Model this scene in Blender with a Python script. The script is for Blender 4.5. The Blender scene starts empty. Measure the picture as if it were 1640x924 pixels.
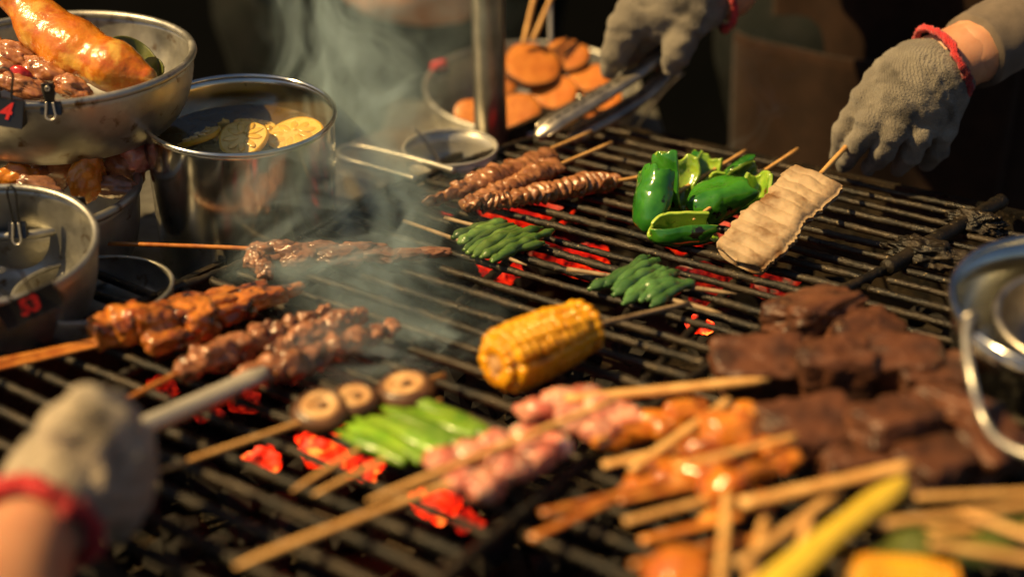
import bpy, bmesh, math, random
import numpy as np
from mathutils import Vector, Matrix
import openvdb

random.seed(7)
rng = np.random.default_rng(7)
SC = bpy.context.scene
COL = SC.collection
R_ = math.radians

# ------------------------------------------------------------------ camera
FPX, CX, CY = 2200.0, 820.0, 462.0          # focal length in pixels of the 1640 px wide photograph
PITCH = R_(25.35)
H = 0.40                                     # camera height above the grate
cam = bpy.data.cameras.new('camera')
cam_o = bpy.data.objects.new('camera', cam)
COL.objects.link(cam_o)
cam.sensor_width = 36.0
cam.lens = FPX / 1640 * 36
cam.clip_start = 0.02
cam.clip_end = 500
cam_o.location = (0, 0, H)
cam_o.rotation_euler = (math.pi / 2 - PITCH, 0, 0)
cam.dof.use_dof = True
cam.dof.focus_distance = 1.0
cam.dof.aperture_fstop = 2.3
SC.camera = cam_o

# ------------------------------------------------------------------ world, sun, exposure
SUN_DIR = np.array([-0.58, -0.14, 0.70]); SUN_DIR = SUN_DIR / np.linalg.norm(SUN_DIR)
elev = math.asin(SUN_DIR[2]); azim = math.atan2(SUN_DIR[0], SUN_DIR[1])
W = bpy.data.worlds.new('World'); SC.world = W; W.use_nodes = True
wn = W.node_tree.nodes; wl = W.node_tree.links
bg = wn['Background']; sky = wn.new('ShaderNodeTexSky'); sky.sky_type = 'NISHITA'
sky.sun_disc = False; sky.sun_elevation = elev; sky.sun_rotation = azim; sky.dust_density = 2.0; sky.ozone_density = 1.5
wl.new(sky.outputs[0], bg.inputs[0]); bg.inputs[1].default_value = 0.035
sun = bpy.data.lights.new('sun', 'SUN'); sun.energy = 5.0; sun.angle = R_(0.6); sun.color = (1.0, 0.68, 0.28)
sun_o = bpy.data.objects.new('sun', sun); COL.objects.link(sun_o)
sun_o.rotation_euler = Vector((-SUN_DIR).tolist()).to_track_quat('-Z', 'Y').to_euler()
SC.view_settings.view_transform = 'Standard'; SC.view_settings.look = 'None'
SC.view_settings.exposure = 0.6; SC.view_settings.gamma = 1.0
SC.cycles.volume_bounces = 1
SC.cycles.volume_max_steps = 128
SC.cycles.volume_step_rate = 1.0
SC.cycles.max_bounces = 8
SC.cycles.sample_clamp_indirect = 4.0

# ------------------------------------------------------------------ picture points to places
FWD = np.array([0, math.cos(PITCH), -math.sin(PITCH)])
UPC = np.array([0, math.sin(PITCH), math.cos(PITCH)])
RIG = np.array([1.0, 0, 0])
TOC = -FWD
CAM = np.array([0, 0, H])

def ray(px, py):
    return FWD + RIG * (px - CX) / FPX + UPC * (CY - py) / FPX
def P(px, py, z=0.0):
    d = ray(px, py); return CAM + d * ((z - H) / d[2])
def PY(px, py, y):
    d = ray(px, py); return CAM + d * (y / d[1])
def S(p):                                   # photograph pixels per metre at a point
    return FPX / float(np.dot(np.asarray(p) - CAM, FWD))
def unit(v):
    v = np.asarray(v, float); return v / np.linalg.norm(v)
def lerp(a, b, t):
    return np.asarray(a, float) * (1 - t) + np.asarray(b, float) * t

# ------------------------------------------------------------------ noise on arrays
def vnoise(p, seed=0):
    p = np.asarray(p, float); i = np.floor(p).astype(np.int64); f = p - i; u = f * f * (3 - 2 * f)
    def h(a, b, c):
        n = (a * 374761393 + b * 668265263 + c * 1274126177 + seed * 974634533) & 0x7fffffff
        n = ((n ^ (n >> 13)) * 1103515245) & 0x7fffffff
        n = ((n ^ (n >> 15)) * 12345677 + 1013904223) & 0x7fffffff
        return (n >> 7) / float(0x7fffffff >> 7) * 2 - 1
    x, y, z = i[..., 0], i[..., 1], i[..., 2]; ux, uy, uz = u[..., 0], u[..., 1], u[..., 2]
    r = 0
    for dx in (0, 1):
        for dy in (0, 1):
            for dz in (0, 1):
                w = (ux if dx else 1 - ux) * (uy if dy else 1 - uy) * (uz if dz else 1 - uz)
                r = r + w * h(x + dx, y + dy, z + dz)
    return r
def fbm(p, seed=0, octv=3):
    r = 0; a = 1.0; p = np.asarray(p, float)
    for k in range(octv):
        r = r + a * vnoise(p, seed + k * 17); p = p * 2.03 + 5.3; a *= 0.5
    return r

# ------------------------------------------------------------------ geometry helpers (arrays of verts, lists of faces)
class Geo:
    def __init__(s): s.v = []; s.f = []; s.m = []; s.n = 0
    def add(s, vf, mi=0):
        v, f = vf; v = np.asarray(v, float)
        s.v.append(v); n = s.n
        s.f += [tuple(int(i) + n for i in q) for q in f]; s.m += [mi] * len(f); s.n += len(v)
        return s
def geo(*vfs):
    g = Geo()
    for vf in vfs: g.add(vf)
    return g

def frames(pts):
    pts = np.asarray(pts, float); n = len(pts); t = np.gradient(pts, axis=0)
    t /= np.linalg.norm(t, axis=1)[:, None] + 1e-12
    a = np.array([0, 0, 1.0]) if abs(t[0][2]) < .9 else np.array([1.0, 0, 0])
    u = np.cross(t[0], a); u /= np.linalg.norm(u); us = [u]
    for i in range(1, n):
        u = us[-1] - t[i] * np.dot(us[-1], t[i]); u /= np.linalg.norm(u) + 1e-12; us.append(u)
    us = np.array(us); ws = np.cross(t, us)
    return t, us, ws
def resample(pts, n):
    pts = np.asarray(pts, float)
    if len(pts) > 2:                                   # smooth the corners a little
        q = pts
        for _ in range(3):
            a = q[:-1] * .75 + q[1:] * .25; b = q[:-1] * .25 + q[1:] * .75
            q = np.vstack([q[:1], np.stack([a, b], 1).reshape(-1, 3), q[-1:]])
        pts = q
    d = np.r_[0, np.cumsum(np.linalg.norm(np.diff(pts, axis=0), axis=1))]
    s = np.linspace(0, d[-1], n)
    return np.stack([np.interp(s, d, pts[:, k]) for k in range(3)], 1)
def tube(pts, rad, seg=10, n=None, closed=False, flat=None, disp=None, power=None):
    pts = np.asarray(pts, float)
    if n and not closed: pts = resample(pts, n)
    n = len(pts); t, u, w = frames(pts)
    if closed:
        t = np.roll(pts, -1, 0) - np.roll(pts, 1, 0); t /= np.linalg.norm(t, axis=1)[:, None]
        c = pts.mean(0); nn = unit(np.cross(pts[0] - c, pts[n // 4] - c)); w = np.tile(nn, (n, 1)); u = np.cross(w, t)
    rad = np.asarray(rad(np.linspace(0, 1, n)) if callable(rad) else np.interp(np.linspace(0, 1, n), np.linspace(0, 1, np.size(rad)), np.atleast_1d(rad)), float)
    a = np.linspace(0, 2 * math.pi, seg, endpoint=False)
    ca, sa = np.cos(a), np.sin(a)
    if power:
        ca = np.sign(ca) * np.abs(ca) ** power; sa = np.sign(sa) * np.abs(sa) ** power
    fl = (1, 1) if flat is None else flat
    rr = rad[:, None] * np.ones(seg)[None]
    if disp is not None:
        q = pts[:, None] + rr[..., None] * (u[:, None] * ca[None, :, None] + w[:, None] * sa[None, :, None])
        rr = rr * (1 + disp(q, np.linspace(0, 1, n)[:, None] * np.ones(seg)[None], a[None] * np.ones(n)[:, None]))
    v = pts[:, None] + rr[..., None] * (u[:, None] * (ca * fl[0])[None, :, None] + w[:, None] * (sa * fl[1])[None, :, None])
    v = v.reshape(-1, 3); f = []
    m = n if closed else n - 1
    for i in range(m):
        j = (i + 1) % n
        for k in range(seg):
            l = (k + 1) % seg
            f.append((i * seg + k, i * seg + l, j * seg + l, j * seg + k))
    if not closed:
        v = np.vstack([v, pts[:1], pts[-1:]]); c0 = n * seg; c1 = c0 + 1
        for k in range(seg):
            l = (k + 1) % seg
            f.append((c0, l, k)); f.append((c1, (n - 1) * seg + k, (n - 1) * seg + l))
    return v, f
def lathe(prof, seg=64, M=None, wob=None):
    prof = np.asarray(prof, float); n = len(prof); a = np.linspace(0, 2 * math.pi, seg, endpoint=False)
    v = np.zeros((n, seg, 3)); v[..., 0] = prof[:, :1] * np.cos(a); v[..., 1] = prof[:, :1] * np.sin(a); v[..., 2] = prof[:, 1:2]
    if wob is not None: v = wob(v)
    v = v.reshape(-1, 3); f = []
    for i in range(n - 1):
        for k in range(seg):
            l = (k + 1) % seg; f.append((i * seg + k, i * seg + l, (i + 1) * seg + l, (i + 1) * seg + k))
    if M is not None: v = xf(v, M)
    return v, f
def xf(v, M):                                # M = (centre, ex, ey, ez)
    c, ex, ey, ez = M
    v = np.asarray(v, float); return c + v[:, :1] * ex + v[:, 1:2] * ey + v[:, 2:3] * ez
_ico = {}
def ico(s):
    if s not in _ico:
        b = bmesh.new(); bmesh.ops.create_icosphere(b, subdivisions=s, radius=1.0)
        _ico[s] = (np.array([x.co[:] for x in b.verts]), [tuple(y.index for y in x.verts) for x in b.faces]); b.free()
    return _ico[s]
def axes(x, up=(0, 0, 1)):
    x = unit(x); y = np.cross(up, x)
    if np.linalg.norm(y) < 1e-3: y = np.cross((0, 1, 0), x)
    y = unit(y); return x, y, np.cross(x, y)
def chunk(c, size, x=(1, 0, 0), up=(0, 0, 1), seed=0, sub=3, amp=.18, freq=1.6, box=2.0, fine=0.0):
    v, f = ico(sub); v = v.copy()
    if box != 2.0: v = v / (np.sum(np.abs(v) ** box, 1) ** (1 / box))[:, None]
    r = 1 + amp * fbm(v * freq + seed * 3.7, seed, 3)
    if fine: r = r + fine * vnoise(v * 9 + seed, seed + 5)
    v = v * r[:, None] * np.asarray(size, float)
    X, Y, Z = axes(x, up)
    return xf(v, (np.asarray(c, float), X, Y, Z)), f
def boxg(lo, hi, M=None, bev=0.0):
    b = bmesh.new(); bmesh.ops.create_cube(b, size=1.0); lo = np.asarray(lo, float); hi = np.asarray(hi, float)
    for q in b.verts: q.co = Vector(((lo + hi) / 2 + np.array(q.co) * (hi - lo)).tolist())
    if bev: bmesh.ops.bevel(b, geom=b.edges[:], offset=bev, segments=2, affect='EDGES', profile=.5)
    b.verts.index_update()
    v = np.array([q.co[:] for q in b.verts]); f = [tuple(q.index for q in x.verts) for x in b.faces]; b.free()
    return (xf(v, M) if M is not None else v), f
def sheet(F, nu, nv):                        # F(u,v arrays) -> points
    u, v = np.meshgrid(np.linspace(0, 1, nu), np.linspace(0, 1, nv), indexing='ij')
    p = F(u, v).reshape(-1, 3)
    f = [(i * nv + j, (i + 1) * nv + j, (i + 1) * nv + j + 1, i * nv + j + 1) for i in range(nu - 1) for j in range(nv - 1)]
    return p, f
def thick_sheet(F, nu, nv, th):
    p, f = sheet(F, nu, nv); q = p.reshape(nu, nv, 3)
    du = np.gradient(q, axis=0); dv = np.gradient(q, axis=1); nn = np.cross(du, dv); nn /= np.linalg.norm(nn, axis=2)[..., None] + 1e-12
    t = th if np.isscalar(th) else th[..., None]
    o = (q + nn * t / 2).reshape(-1, 3); i = (q - nn * t / 2).reshape(-1, 3); N = nu * nv
    fo = f; fi = [tuple(x + N for x in reversed(a)) for a in f]; rim = []
    b = [(k, 0) for k in range(nu)] + [(nu - 1, k) for k in range(1, nv)] + [(k, nv - 1) for k in range(nu - 2, -1, -1)] + [(0, k) for k in range(nv - 2, 0, -1)]
    ids = [a * nv + c for a, c in b]
    for k in range(len(ids)):
        a, c = ids[k], ids[(k + 1) % len(ids)]; rim.append((c, a, a + N, c + N))
    return np.vstack([o, i]), fo, fi, rim
def sdf(prims, res, k=.004, disp=None, cut=None, kc=.002, pad=None):
    """one smooth continuous surface from tapered round limbs (a, b, ra, rb[, blend])"""
    A = np.array([q[0] for q in prims] + [q[1] for q in prims]); rm = max(max(q[2], q[3]) for q in prims)
    pad = pad or rm + 4 * res + .3 * rm
    lo = A.min(0) - pad; hi = A.max(0) + pad; n = np.ceil((hi - lo) / res).astype(int) + 1
    g = np.stack(np.meshgrid(*[lo[i] + np.arange(n[i]) * res for i in range(3)], indexing='ij'), -1).astype(np.float32)
    D = None
    def cap(q):
        a = np.asarray(q[0], np.float32); ab = (np.asarray(q[1]) - a).astype(np.float32); L = float(ab @ ab) + 1e-12
        pa = g - a; t = np.clip((pa @ ab) / L, 0, 1)
        return np.linalg.norm(pa - t[..., None] * ab, axis=-1) - (q[2] + (q[3] - q[2]) * t)
    for q in prims:
        d = cap(q); kk = q[4] if len(q) > 4 else k
        if D is None: D = d
        else:
            h = np.clip(kk - np.abs(D - d), 0, None) / kk; D = np.minimum(D, d) - h * h * kk * .25
    for q in (cut or []):
        d = -cap(q); h = np.clip(kc - np.abs(D - d), 0, None) / kc; D = np.maximum(D, d) + h * h * kc * .25
    if disp is not None:
        near = np.abs(D) < 6 * res + .01
        D[near] = D[near] + disp(g[near].astype(float))
    G = openvdb.FloatGrid(background=float(pad)); G.copyFromArray(np.ascontiguousarray(D.astype(np.float32)))
    pts, quads = G.convertToQuads(isovalue=0.0)
    v = np.asarray(pts, float) * res + lo; f = [tuple(x) for x in quads.tolist()]
    q = np.asarray(quads)[:4000]; c = v.mean(0)
    vol = np.sum(np.einsum('ij,ij->i', v[quads[:, 0]] - c, np.cross(v[quads[:, 1]] - c, v[quads[:, 2]] - c)))
    if vol < 0: f = [tuple(reversed(x)) for x in f]
    return v, f

# ------------------------------------------------------------------ objects
ORG = {}
def tag(o, label=None, cat=None, group=None, kind=None):
    if label: o['label'] = label
    if cat: o['category'] = cat
    if group: o['group'] = group
    if kind: o['kind'] = kind
    return o
def thing(name, label, cat, loc, group=None):
    o = bpy.data.objects.new(name, None); o.empty_display_size = .02; COL.objects.link(o)
    loc = np.asarray(loc, float); o.location = loc.tolist(); ORG[o.name] = loc
    return tag(o, label, cat, group)
def obj(name, g, mat, parent=None, smooth=True, loc=None, label=None):
    if isinstance(g, tuple): g = geo(g)
    v = np.vstack(g.v)
    if parent is not None: org = ORG[parent.name]
    else: org = np.array([v[:, 0].mean(), v[:, 1].mean(), v[:, 2].min()]) if loc is None else np.asarray(loc, float)
    me = bpy.data.meshes.new(name)
    me.from_pydata((v - org).tolist(), [], g.f)
    for m in (mat if isinstance(mat, (list, tuple)) else [mat]): me.materials.append(m)
    if any(g.m): me.polygons.foreach_set('material_index', g.m)
    if smooth: me.polygons.foreach_set('use_smooth', [True] * len(me.polygons))
    me.update()
    o = bpy.data.objects.new(name, me); COL.objects.link(o)
    if parent is not None: o.parent = parent
    else: o.location = org.tolist()
    ORG[o.name] = org
    if label: o['label'] = label
    return o
def sharp(o, deg=40):
    me = o.data; b = bmesh.new(); b.from_mesh(me)
    for e in b.edges:
        if len(e.link_faces) == 2 and e.calc_face_angle(0) > R_(deg): e.smooth = False
    b.to_mesh(me); b.free(); return o

# ------------------------------------------------------------------ materials
def mat(name, c1, c2=None, scale=60, rough=.5, metal=0.0, bump=0.0, bscale=300, sss=0.0, sssr=(1, .4, .2), coat=0.0, spec=.5,
        c3=None, s3=None, t3=(.62, .72), detail=4, rvar=0.0, emit=None, stretch=None, sheen=0.0, ramp=(.35, .65), bdist=.0006, rscale=None, ovar=0.0):
    m = bpy.data.materials.new(name); m.use_nodes = True; nt = m.node_tree; N = nt.nodes; L = nt.links
    b = N['Principled BSDF']; b.inputs['Roughness'].default_value = rough; b.inputs['Metallic'].default_value = metal
    b.inputs['Specular IOR Level'].default_value = spec
    b.inputs['Coat Weight'].default_value = coat; b.inputs['Coat Roughness'].default_value = .12
    b.inputs['Sheen Weight'].default_value = sheen
    if sss: b.inputs['Subsurface Weight'].default_value = sss; b.inputs['Subsurface Radius'].default_value = sssr; b.inputs['Subsurface Scale'].default_value = .004
    tc = N.new('ShaderNodeTexCoord'); co = tc.outputs['Object']
    if stretch is not None:
        mp = N.new('ShaderNodeMapping'); mp.inputs['Scale'].default_value = stretch; L.new(co, mp.inputs[0]); co = mp.outputs[0]
    def noise(s, d=detail, r=.55):
        n = N.new('ShaderNodeTexNoise'); n.inputs['Scale'].default_value = s; n.inputs['Detail'].default_value = d; n.inputs['Roughness'].default_value = r
        L.new(co, n.inputs['Vector']); return n
    def rampn(src, a, bb):
        r = N.new('ShaderNodeMapRange'); r.interpolation_type = 'SMOOTHSTEP'; r.inputs[1].default_value = a; r.inputs[2].default_value = bb; L.new(src, r.inputs[0]); return r.outputs[0]
    def mix(f, a, bcol):
        x = N.new('ShaderNodeMix'); x.data_type = 'RGBA'; L.new(f, x.inputs[0])
        for i, q in ((6, a), (7, bcol)):
            if hasattr(q, 'is_output'): L.new(q, x.inputs[i])
            else: x.inputs[i].default_value = (*q, 1)
        return x.outputs[2]
    col = None
    if c2 is not None: col = mix(rampn(noise(scale).outputs[0], *ramp), c1, c2)
    if c3 is not None: col = mix(rampn(noise(s3 or scale * 3).outputs[0], *t3), col if col is not None else c1, c3)
    if ovar and col is not None:
        oi = N.new('ShaderNodeObjectInfo'); hs = N.new('ShaderNodeHueSaturation'); v_ = N.new('ShaderNodeMapRange'); v_.inputs[3].default_value = 1 - ovar; v_.inputs[4].default_value = 1 + ovar * .7
        L.new(oi.outputs['Random'], v_.inputs[0]); L.new(v_.outputs[0], hs.inputs['Value']); L.new(col, hs.inputs['Color']); col = hs.outputs[0]
    if col is None: b.inputs['Base Color'].default_value = (*c1, 1)
    else: L.new(col, b.inputs['Base Color'])
    if rvar:
        r = N.new('ShaderNodeMapRange'); r.inputs[1].default_value = .3; r.inputs[2].default_value = .7
        r.inputs[3].default_value = max(.03, rough - rvar); r.inputs[4].default_value = min(1, rough + rvar)
        L.new(noise(rscale or scale * 1.7, 5).outputs[0], r.inputs[0]); L.new(r.outputs[0], b.inputs['Roughness'])
    if bump:
        bn = N.new('ShaderNodeBump'); bn.inputs['Strength'].default_value = bump; bn.inputs['Distance'].default_value = bdist
        L.new(noise(bscale, 3, .6).outputs[0], bn.inputs['Height']); L.new(bn.outputs[0], b.inputs['Normal'])
        if coat: L.new(bn.outputs[0], b.inputs['Coat Normal'])
    if emit:
        b.inputs['Emission Color'].default_value = (*emit[0], 1); b.inputs['Emission Strength'].default_value = emit[1]
    return m

M = {}
M['iron'] = mat('charred_iron', (.008, .0075, .0065), (.038, .027, .016), 38, .42, .35, .9, 800, c3=(.34, .25, .13), s3=520, t3=(.64, .72), rvar=.18, bdist=.0008)  # the pale specks paint sparkling glints onto the crust
M['steel'] = mat('brushed_steel', (.42, .38, .32), (.28, .25, .21), 60, .36, .92, .05, 300, rvar=.07, bdist=.0002)
M['potsteel'] = mat('pot_steel', (.68, .68, .63), (.56, .56, .52), 25, .18, 1.0, .04, 90, rvar=.07, bdist=.0003, c3=(.16, .13, .09), s3=140, t3=(.70, .76))
M['alum'] = mat('worn_aluminium', (.50, .49, .44), (.33, .32, .28), 30, .44, .88, .2, 220, rvar=.14, c3=(.16, .10, .05), s3=70, t3=(.58, .74))
M['ledge'] = mat('greasy_sheet_steel', (.34, .33, .29), (.20, .19, .17), 18, .42, .75, .2, 200, rvar=.15, c3=(.06, .05, .04), s3=40, t3=(.58, .72))
M['cup'] = mat('satin_steel', (.66, .62, .53), (.54, .51, .44), 40, .34, .40)
M['polesteel'] = mat('worn_pipe_steel', (.40, .38, .34), (.27, .26, .23), 30, .33, .85, .1, 120, rvar=.06)
M['black'] = mat('black_enamel', (.012, .012, .013), None, rough=.28, spec=.6)
M['wire'] = mat('bright_wire', (.58, .55, .48), None, rough=.36, metal=.8)
M['red'] = mat('red_paint', (.62, .02, .02), None, rough=.5)
M['bamboo'] = mat('bamboo', (.68, .39, .13), (.52, .27, .08), 70, .5, bump=.4, bscale=600, c3=(.24, .10, .028), s3=45, t3=(.60, .76), ovar=.30)
M['bamboog'] = mat('sauce_stained_bamboo', (.62, .24, .04), (.42, .12, .018), 90, .3, coat=.4, bump=.2, bscale=400, ovar=.30)
M['bambood'] = mat('scorched_bamboo', (.34, .24, .13), (.20, .13, .07), 90, .55, bump=.3, bscale=500, c3=(.04, .03, .02), s3=80, t3=(.60, .72))
M['skin_meat'] = mat('grilled_skin', (.36, .16, .065), (.19, .070, .024), 110, .22, bump=.7, bscale=520, sss=.25, coat=.5, c3=(.02, .012, .008), s3=170, t3=(.63, .72), rvar=.08)
M['roll_meat'] = mat('grilled_roll_meat', (.40, .17, .075), (.19, .072, .030), 100, .24, bump=.8, bscale=450, sss=.25, coat=.5, c3=(.03, .014, .009), s3=110, t3=(.56, .68), rvar=.08, ovar=.30)
M['belly'] = mat('glazed_belly', (.56, .20, .025), (.26, .060, .010), 70, .16, bump=.45, bscale=300, sss=.25, coat=.9, c3=(.035, .012, .007), s3=85, t3=(.52, .64), ovar=.30)
M['flat_meat'] = mat('browned_meat', (.30, .14, .075), (.17, .075, .04), 90, .25, bump=.8, bscale=420, sss=.2, coat=.6, c3=(.03, .016, .01), s3=110, t3=(.58, .7))
M['pink'] = mat('raw_pink_pork', (.74, .36, .24), (.55, .15, .10), 75, .22, bump=.4, bscale=260, sss=.5, coat=.6, c3=(.80, .55, .40), s3=60, t3=(.55, .66), ovar=.30)
M['orange'] = mat('orange_glazed_meat', (.66, .23, .020), (.40, .095, .012), 70, .14, bump=.4, bscale=240, sss=.3, coat=.9, c3=(.66, .32, .07), s3=50, t3=(.58, .7), ovar=.30)
M['dark_block'] = mat('dark_brown_block', (.135, .050, .023), (.036, .015, .009), 45, .5, bump=.7, bscale=320, c3=(.24, .115, .05), s3=48, t3=(.60, .74), coat=.03, spec=.4, ovar=.30)
M['drum'] = mat('roast_skin', (.66, .23, .014), (.46, .105, .008), 42, .27, bump=.6, bscale=420, sss=.3, coat=.4, c3=(.72, .40, .07), s3=38, t3=(.52, .66), rvar=.06)
M['pork'] = mat('braised_pork', (.46, .20, .085), (.26, .09, .035), 95, .24, bump=.45, bscale=330, sss=.25, coat=.6, c3=(.10, .03, .015), s3=90, t3=(.58, .7))
M['pep_out'] = mat('pepper_skin', (.018, .12, .012), (.05, .22, .014), 38, .18, coat=.45, bump=.35, bscale=140, spec=.5, c3=(.014, .011, .006), s3=70, t3=(.60, .68), sss=.1, sssr=(.2, 1, .1), ovar=.30)
M['pep_in'] = mat('pepper_flesh', (.28, .42, .045), (.12, .27, .02), 50, .22, bump=.3, bscale=300, sss=.35, sssr=(.4, 1, .1), c3=(.10, .035, .01), s3=80, t3=(.62, .72), coat=.4, ovar=.30)
M['pep_rim'] = mat('pepper_edge', (.38, .50, .08), (.22, .36, .04), 90, .25, bump=.3, bscale=300, sss=.3, sssr=(.4, 1, .1), c3=(.02, .015, .008), s3=130, t3=(.62, .7))
M['bean'] = mat('green_bean', (.16, .27, .055), (.085, .18, .035), 70, .28, bump=.4, bscale=260, coat=.35, sss=.15, sssr=(.4, 1, .1), c3=(.025, .022, .01), s3=120, t3=(.64, .74), ovar=.50)
M['bean2'] = mat('darker_green_bean', (.085, .19, .055), (.05, .13, .036), 70, .3, bump=.4, bscale=260, coat=.3, sss=.15, sssr=(.4, 1, .1), c3=(.02, .02, .01), s3=120, t3=(.68, .78), ovar=.50)
M['scal'] = mat('scallion', (.30, .50, .03), (.17, .38, .018), 60, .35, bump=.3, bscale=250, sss=.25, sssr=(.4, 1, .1), coat=.2, c3=(.33, .55, .08), s3=45, t3=(.55, .7), ovar=.50)
M['corn'] = mat('corn_kernel', (.82, .40, .008), (.72, .31, .006), 60, .25, sss=.45, sssr=(1, .6, .1), coat=.3, bump=.15, bscale=260, c3=(.26, .10, .01), s3=60, t3=(.60, .72))
M['cob'] = mat('cob_core', (.62, .48, .22), (.42, .27, .09), 130, .7, bump=.8, bscale=300)
M['cap'] = mat('mushroom_skin', (.16, .072, .03), (.07, .03, .014), 80, .45, bump=.5, bscale=260, coat=.15)
M['gill'] = mat('mushroom_gill', (.70, .44, .20), (.46, .24, .09), 110, .5, bump=.6, bscale=320, c3=(.18, .09, .03), s3=70, t3=(.62, .74), sss=.2)
M['stem'] = mat('mushroom_stem', (.22, .11, .04), (.12, .06, .025), 120, .6, bump=.5, bscale=300)
M['tofu'] = mat('pale_tofu', (.40, .285, .17), (.27, .18, .10), 45, .65, bump=1.0, bscale=300, sss=.15, c3=(.16, .075, .022), s3=42, t3=(.50, .66))
M['potato'] = mat('sweet_potato', (.62, .22, .035), (.50, .15, .02), 60, .45, bump=.5, bscale=260, sss=.2, c3=(.30, .09, .02), s3=70, t3=(.62, .74), ovar=.30)
M['peel'] = mat('sweet_potato_peel', (.13, .045, .016), (.07, .025, .010), 90, .6, bump=.5, bscale=300)  # real peel, darkened further to paint the dark gaps between slices
M['lemonf'] = mat('lemon_flesh', (.74, .48, .10), (.66, .38, .05), 120, .16, bump=.8, bscale=380, sss=.4, sssr=(1, .7, .2), coat=.5)
M['rind'] = mat('lemon_rind', (.78, .48, .03), (.66, .36, .02), 90, .3, bump=.4, bscale=400, sss=.2)
M['pith'] = mat('lemon_pith', (.72, .50, .14), (.66, .42, .08), 200, rough=.4, sss=.3)
M['broth'] = mat('dark_broth', (.065, .040, .010), (.11, .065, .014), 30, .06, spec=.7, bump=.25, bscale=60, bdist=.002)
M['herb'] = mat('green_leaf', (.10, .24, .02), (.05, .15, .012), 60, .35, bump=.4, bscale=200, sss=.2, coat=.2)
M['olive'] = mat('olive_leaf', (.10, .115, .018), (.055, .075, .012), 60, .45, bump=.4, bscale=200, sss=.2)
M['husk'] = mat('yellow_husk', (.76, .54, .06), (.62, .43, .04), 60, .38, sss=.3, sssr=(1, .7, .1), bump=.3, bscale=160)
M['chili'] = mat('red_chilli', (.45, .02, .01), None, rough=.2, coat=.5)
M['char'] = mat('charcoal', (.006, .0055, .005), (.014, .012, .011), 90, .8, bump=.9, bscale=260, spec=.2)
M['skin'] = mat('human_skin', (.56, .28, .16), (.50, .23, .125), 60, .45, bump=.25, bscale=420, sss=.3)
M['apron'] = mat('brown_apron_cloth', (.022, .0105, .006), (.015, .0072, .0042), 40, .9, spec=.1, bump=.5, bscale=700, sheen=.1)  # brown cloth, darkened to carry the shade at the back right
M['cloth_dark'] = mat('dark_cloth', (.007, .009, .009), (.011, .012, .012), 30, .9, spec=.1, bump=.5, bscale=600)
M['cloth_grey'] = mat('dark_grey_knit', (.014, .015, .014), (.008, .009, .008), 30, .9, spec=.1, bump=.6, bscale=500)
M['sleeve'] = mat('taupe_sleeve', (.15, .115, .085), (.115, .088, .065), 60, .85, bump=.5, bscale=800, sheen=.1)
M['wall'] = mat('dark_backdrop', (.005, .006, .006), (.008, .008, .008), 3, .9, bump=.2, bscale=30, spec=.05)
M['ground'] = mat('dirty_asphalt', (.045, .043, .04), (.06, .057, .052), 8, .85, bump=.5, bscale=120)
M['hair'] = mat('black_hair', (.01, .009, .008), None, rough=.5)

def knit(name, c1, c2):
    m = mat(name, c1, c2, 45, .95, sheen=.2, c3=tuple(x * .45 for x in c2), s3=28, t3=(.50, .68)); nt = m.node_tree; N = nt.nodes; L = nt.links; b = N['Principled BSDF']
    tc = N.new('ShaderNodeTexCoord'); mp = N.new('ShaderNodeMapping'); mp.inputs['Rotation'].default_value = (.3, .6, .9); L.new(tc.outputs['Object'], mp.inputs[0])
    w = N.new('ShaderNodeTexWave'); w.wave_type = 'BANDS'; w.inputs['Scale'].default_value = 170; w.inputs['Distortion'].default_value = 5.0; w.inputs['Detail'].default_value = 2; w.inputs['Detail Scale'].default_value = 3
    L.new(mp.outputs[0], w.inputs[0]); n = N.new('ShaderNodeTexNoise'); n.inputs['Scale'].default_value = 700; L.new(tc.outputs['Object'], n.inputs[0])
    a = N.new('ShaderNodeMath'); a.operation = 'ADD'; L.new(w.outputs[1], a.inputs[0]); L.new(n.outputs[0], a.inputs[1])
    bn = N.new('ShaderNodeBump'); bn.inputs['Strength'].default_value = .8; bn.inputs['Distance'].default_value = .0008; L.new(a.outputs[0], bn.inputs['Height']); L.new(bn.outputs[0], b.inputs['Normal'])
    return m
M['glove'] = knit('shaded_grey_knit', (.21, .185, .145), (.155, .135, .105))  # knit darkened: the dimness at the back is put into the colour
M['glove_lit'] = knit('lit_grey_knit', (.50, .41, .29), (.40, .33, .23))  # lighter, warmer copy of the knit, painting the light on the near glove
M['cuff'] = knit('red_knit', (.60, .03, .03), (.48, .02, .025))

def emberm(name, heat, strength, cols=((.75, .014, .0015), (1, .36, .04)), nsc=100):
    """a burning coal: black ash-flecked crust with glowing cracks and faces"""
    m = mat(name, (.02, .018, .017), (.10, .09, .085), 60, .8, bump=.8, bscale=200); nt = m.node_tree; N = nt.nodes; L = nt.links; b = N['Principled BSDF']
    tc = N.new('ShaderNodeTexCoord'); n = N.new('ShaderNodeTexNoise'); n.inputs['Scale'].default_value = nsc; n.inputs['Detail'].default_value = 4; L.new(tc.outputs['Object'], n.inputs[0])
    r = N.new('ShaderNodeValToRGB'); e = r.color_ramp.elements; e[0].position = .42 - .22 * heat; e[0].color = (0, 0, 0, 1); e[1].position = .86 - .14 * heat; e[1].color = (*cols[1], 1)
    x = r.color_ramp.elements.new(.60 - .16 * heat); x.color = (*cols[0], 1); L.new(n.outputs[0], r.inputs[0])
    L.new(r.outputs[0], b.inputs['Emission Color']); b.inputs['Emission Strength'].default_value = strength
    return m
M['ember'] = emberm('glowing_ember', .42, 3.2)
M['ember_red'] = emberm('red_ember', .42, .9, ((.55, .006, .001), (1, .060, .005)), 190)
M['ember_low'] = emberm('dull_ember', .24, .4, ((.4, .006, .001), (.9, .05, .008)), 190)
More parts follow.
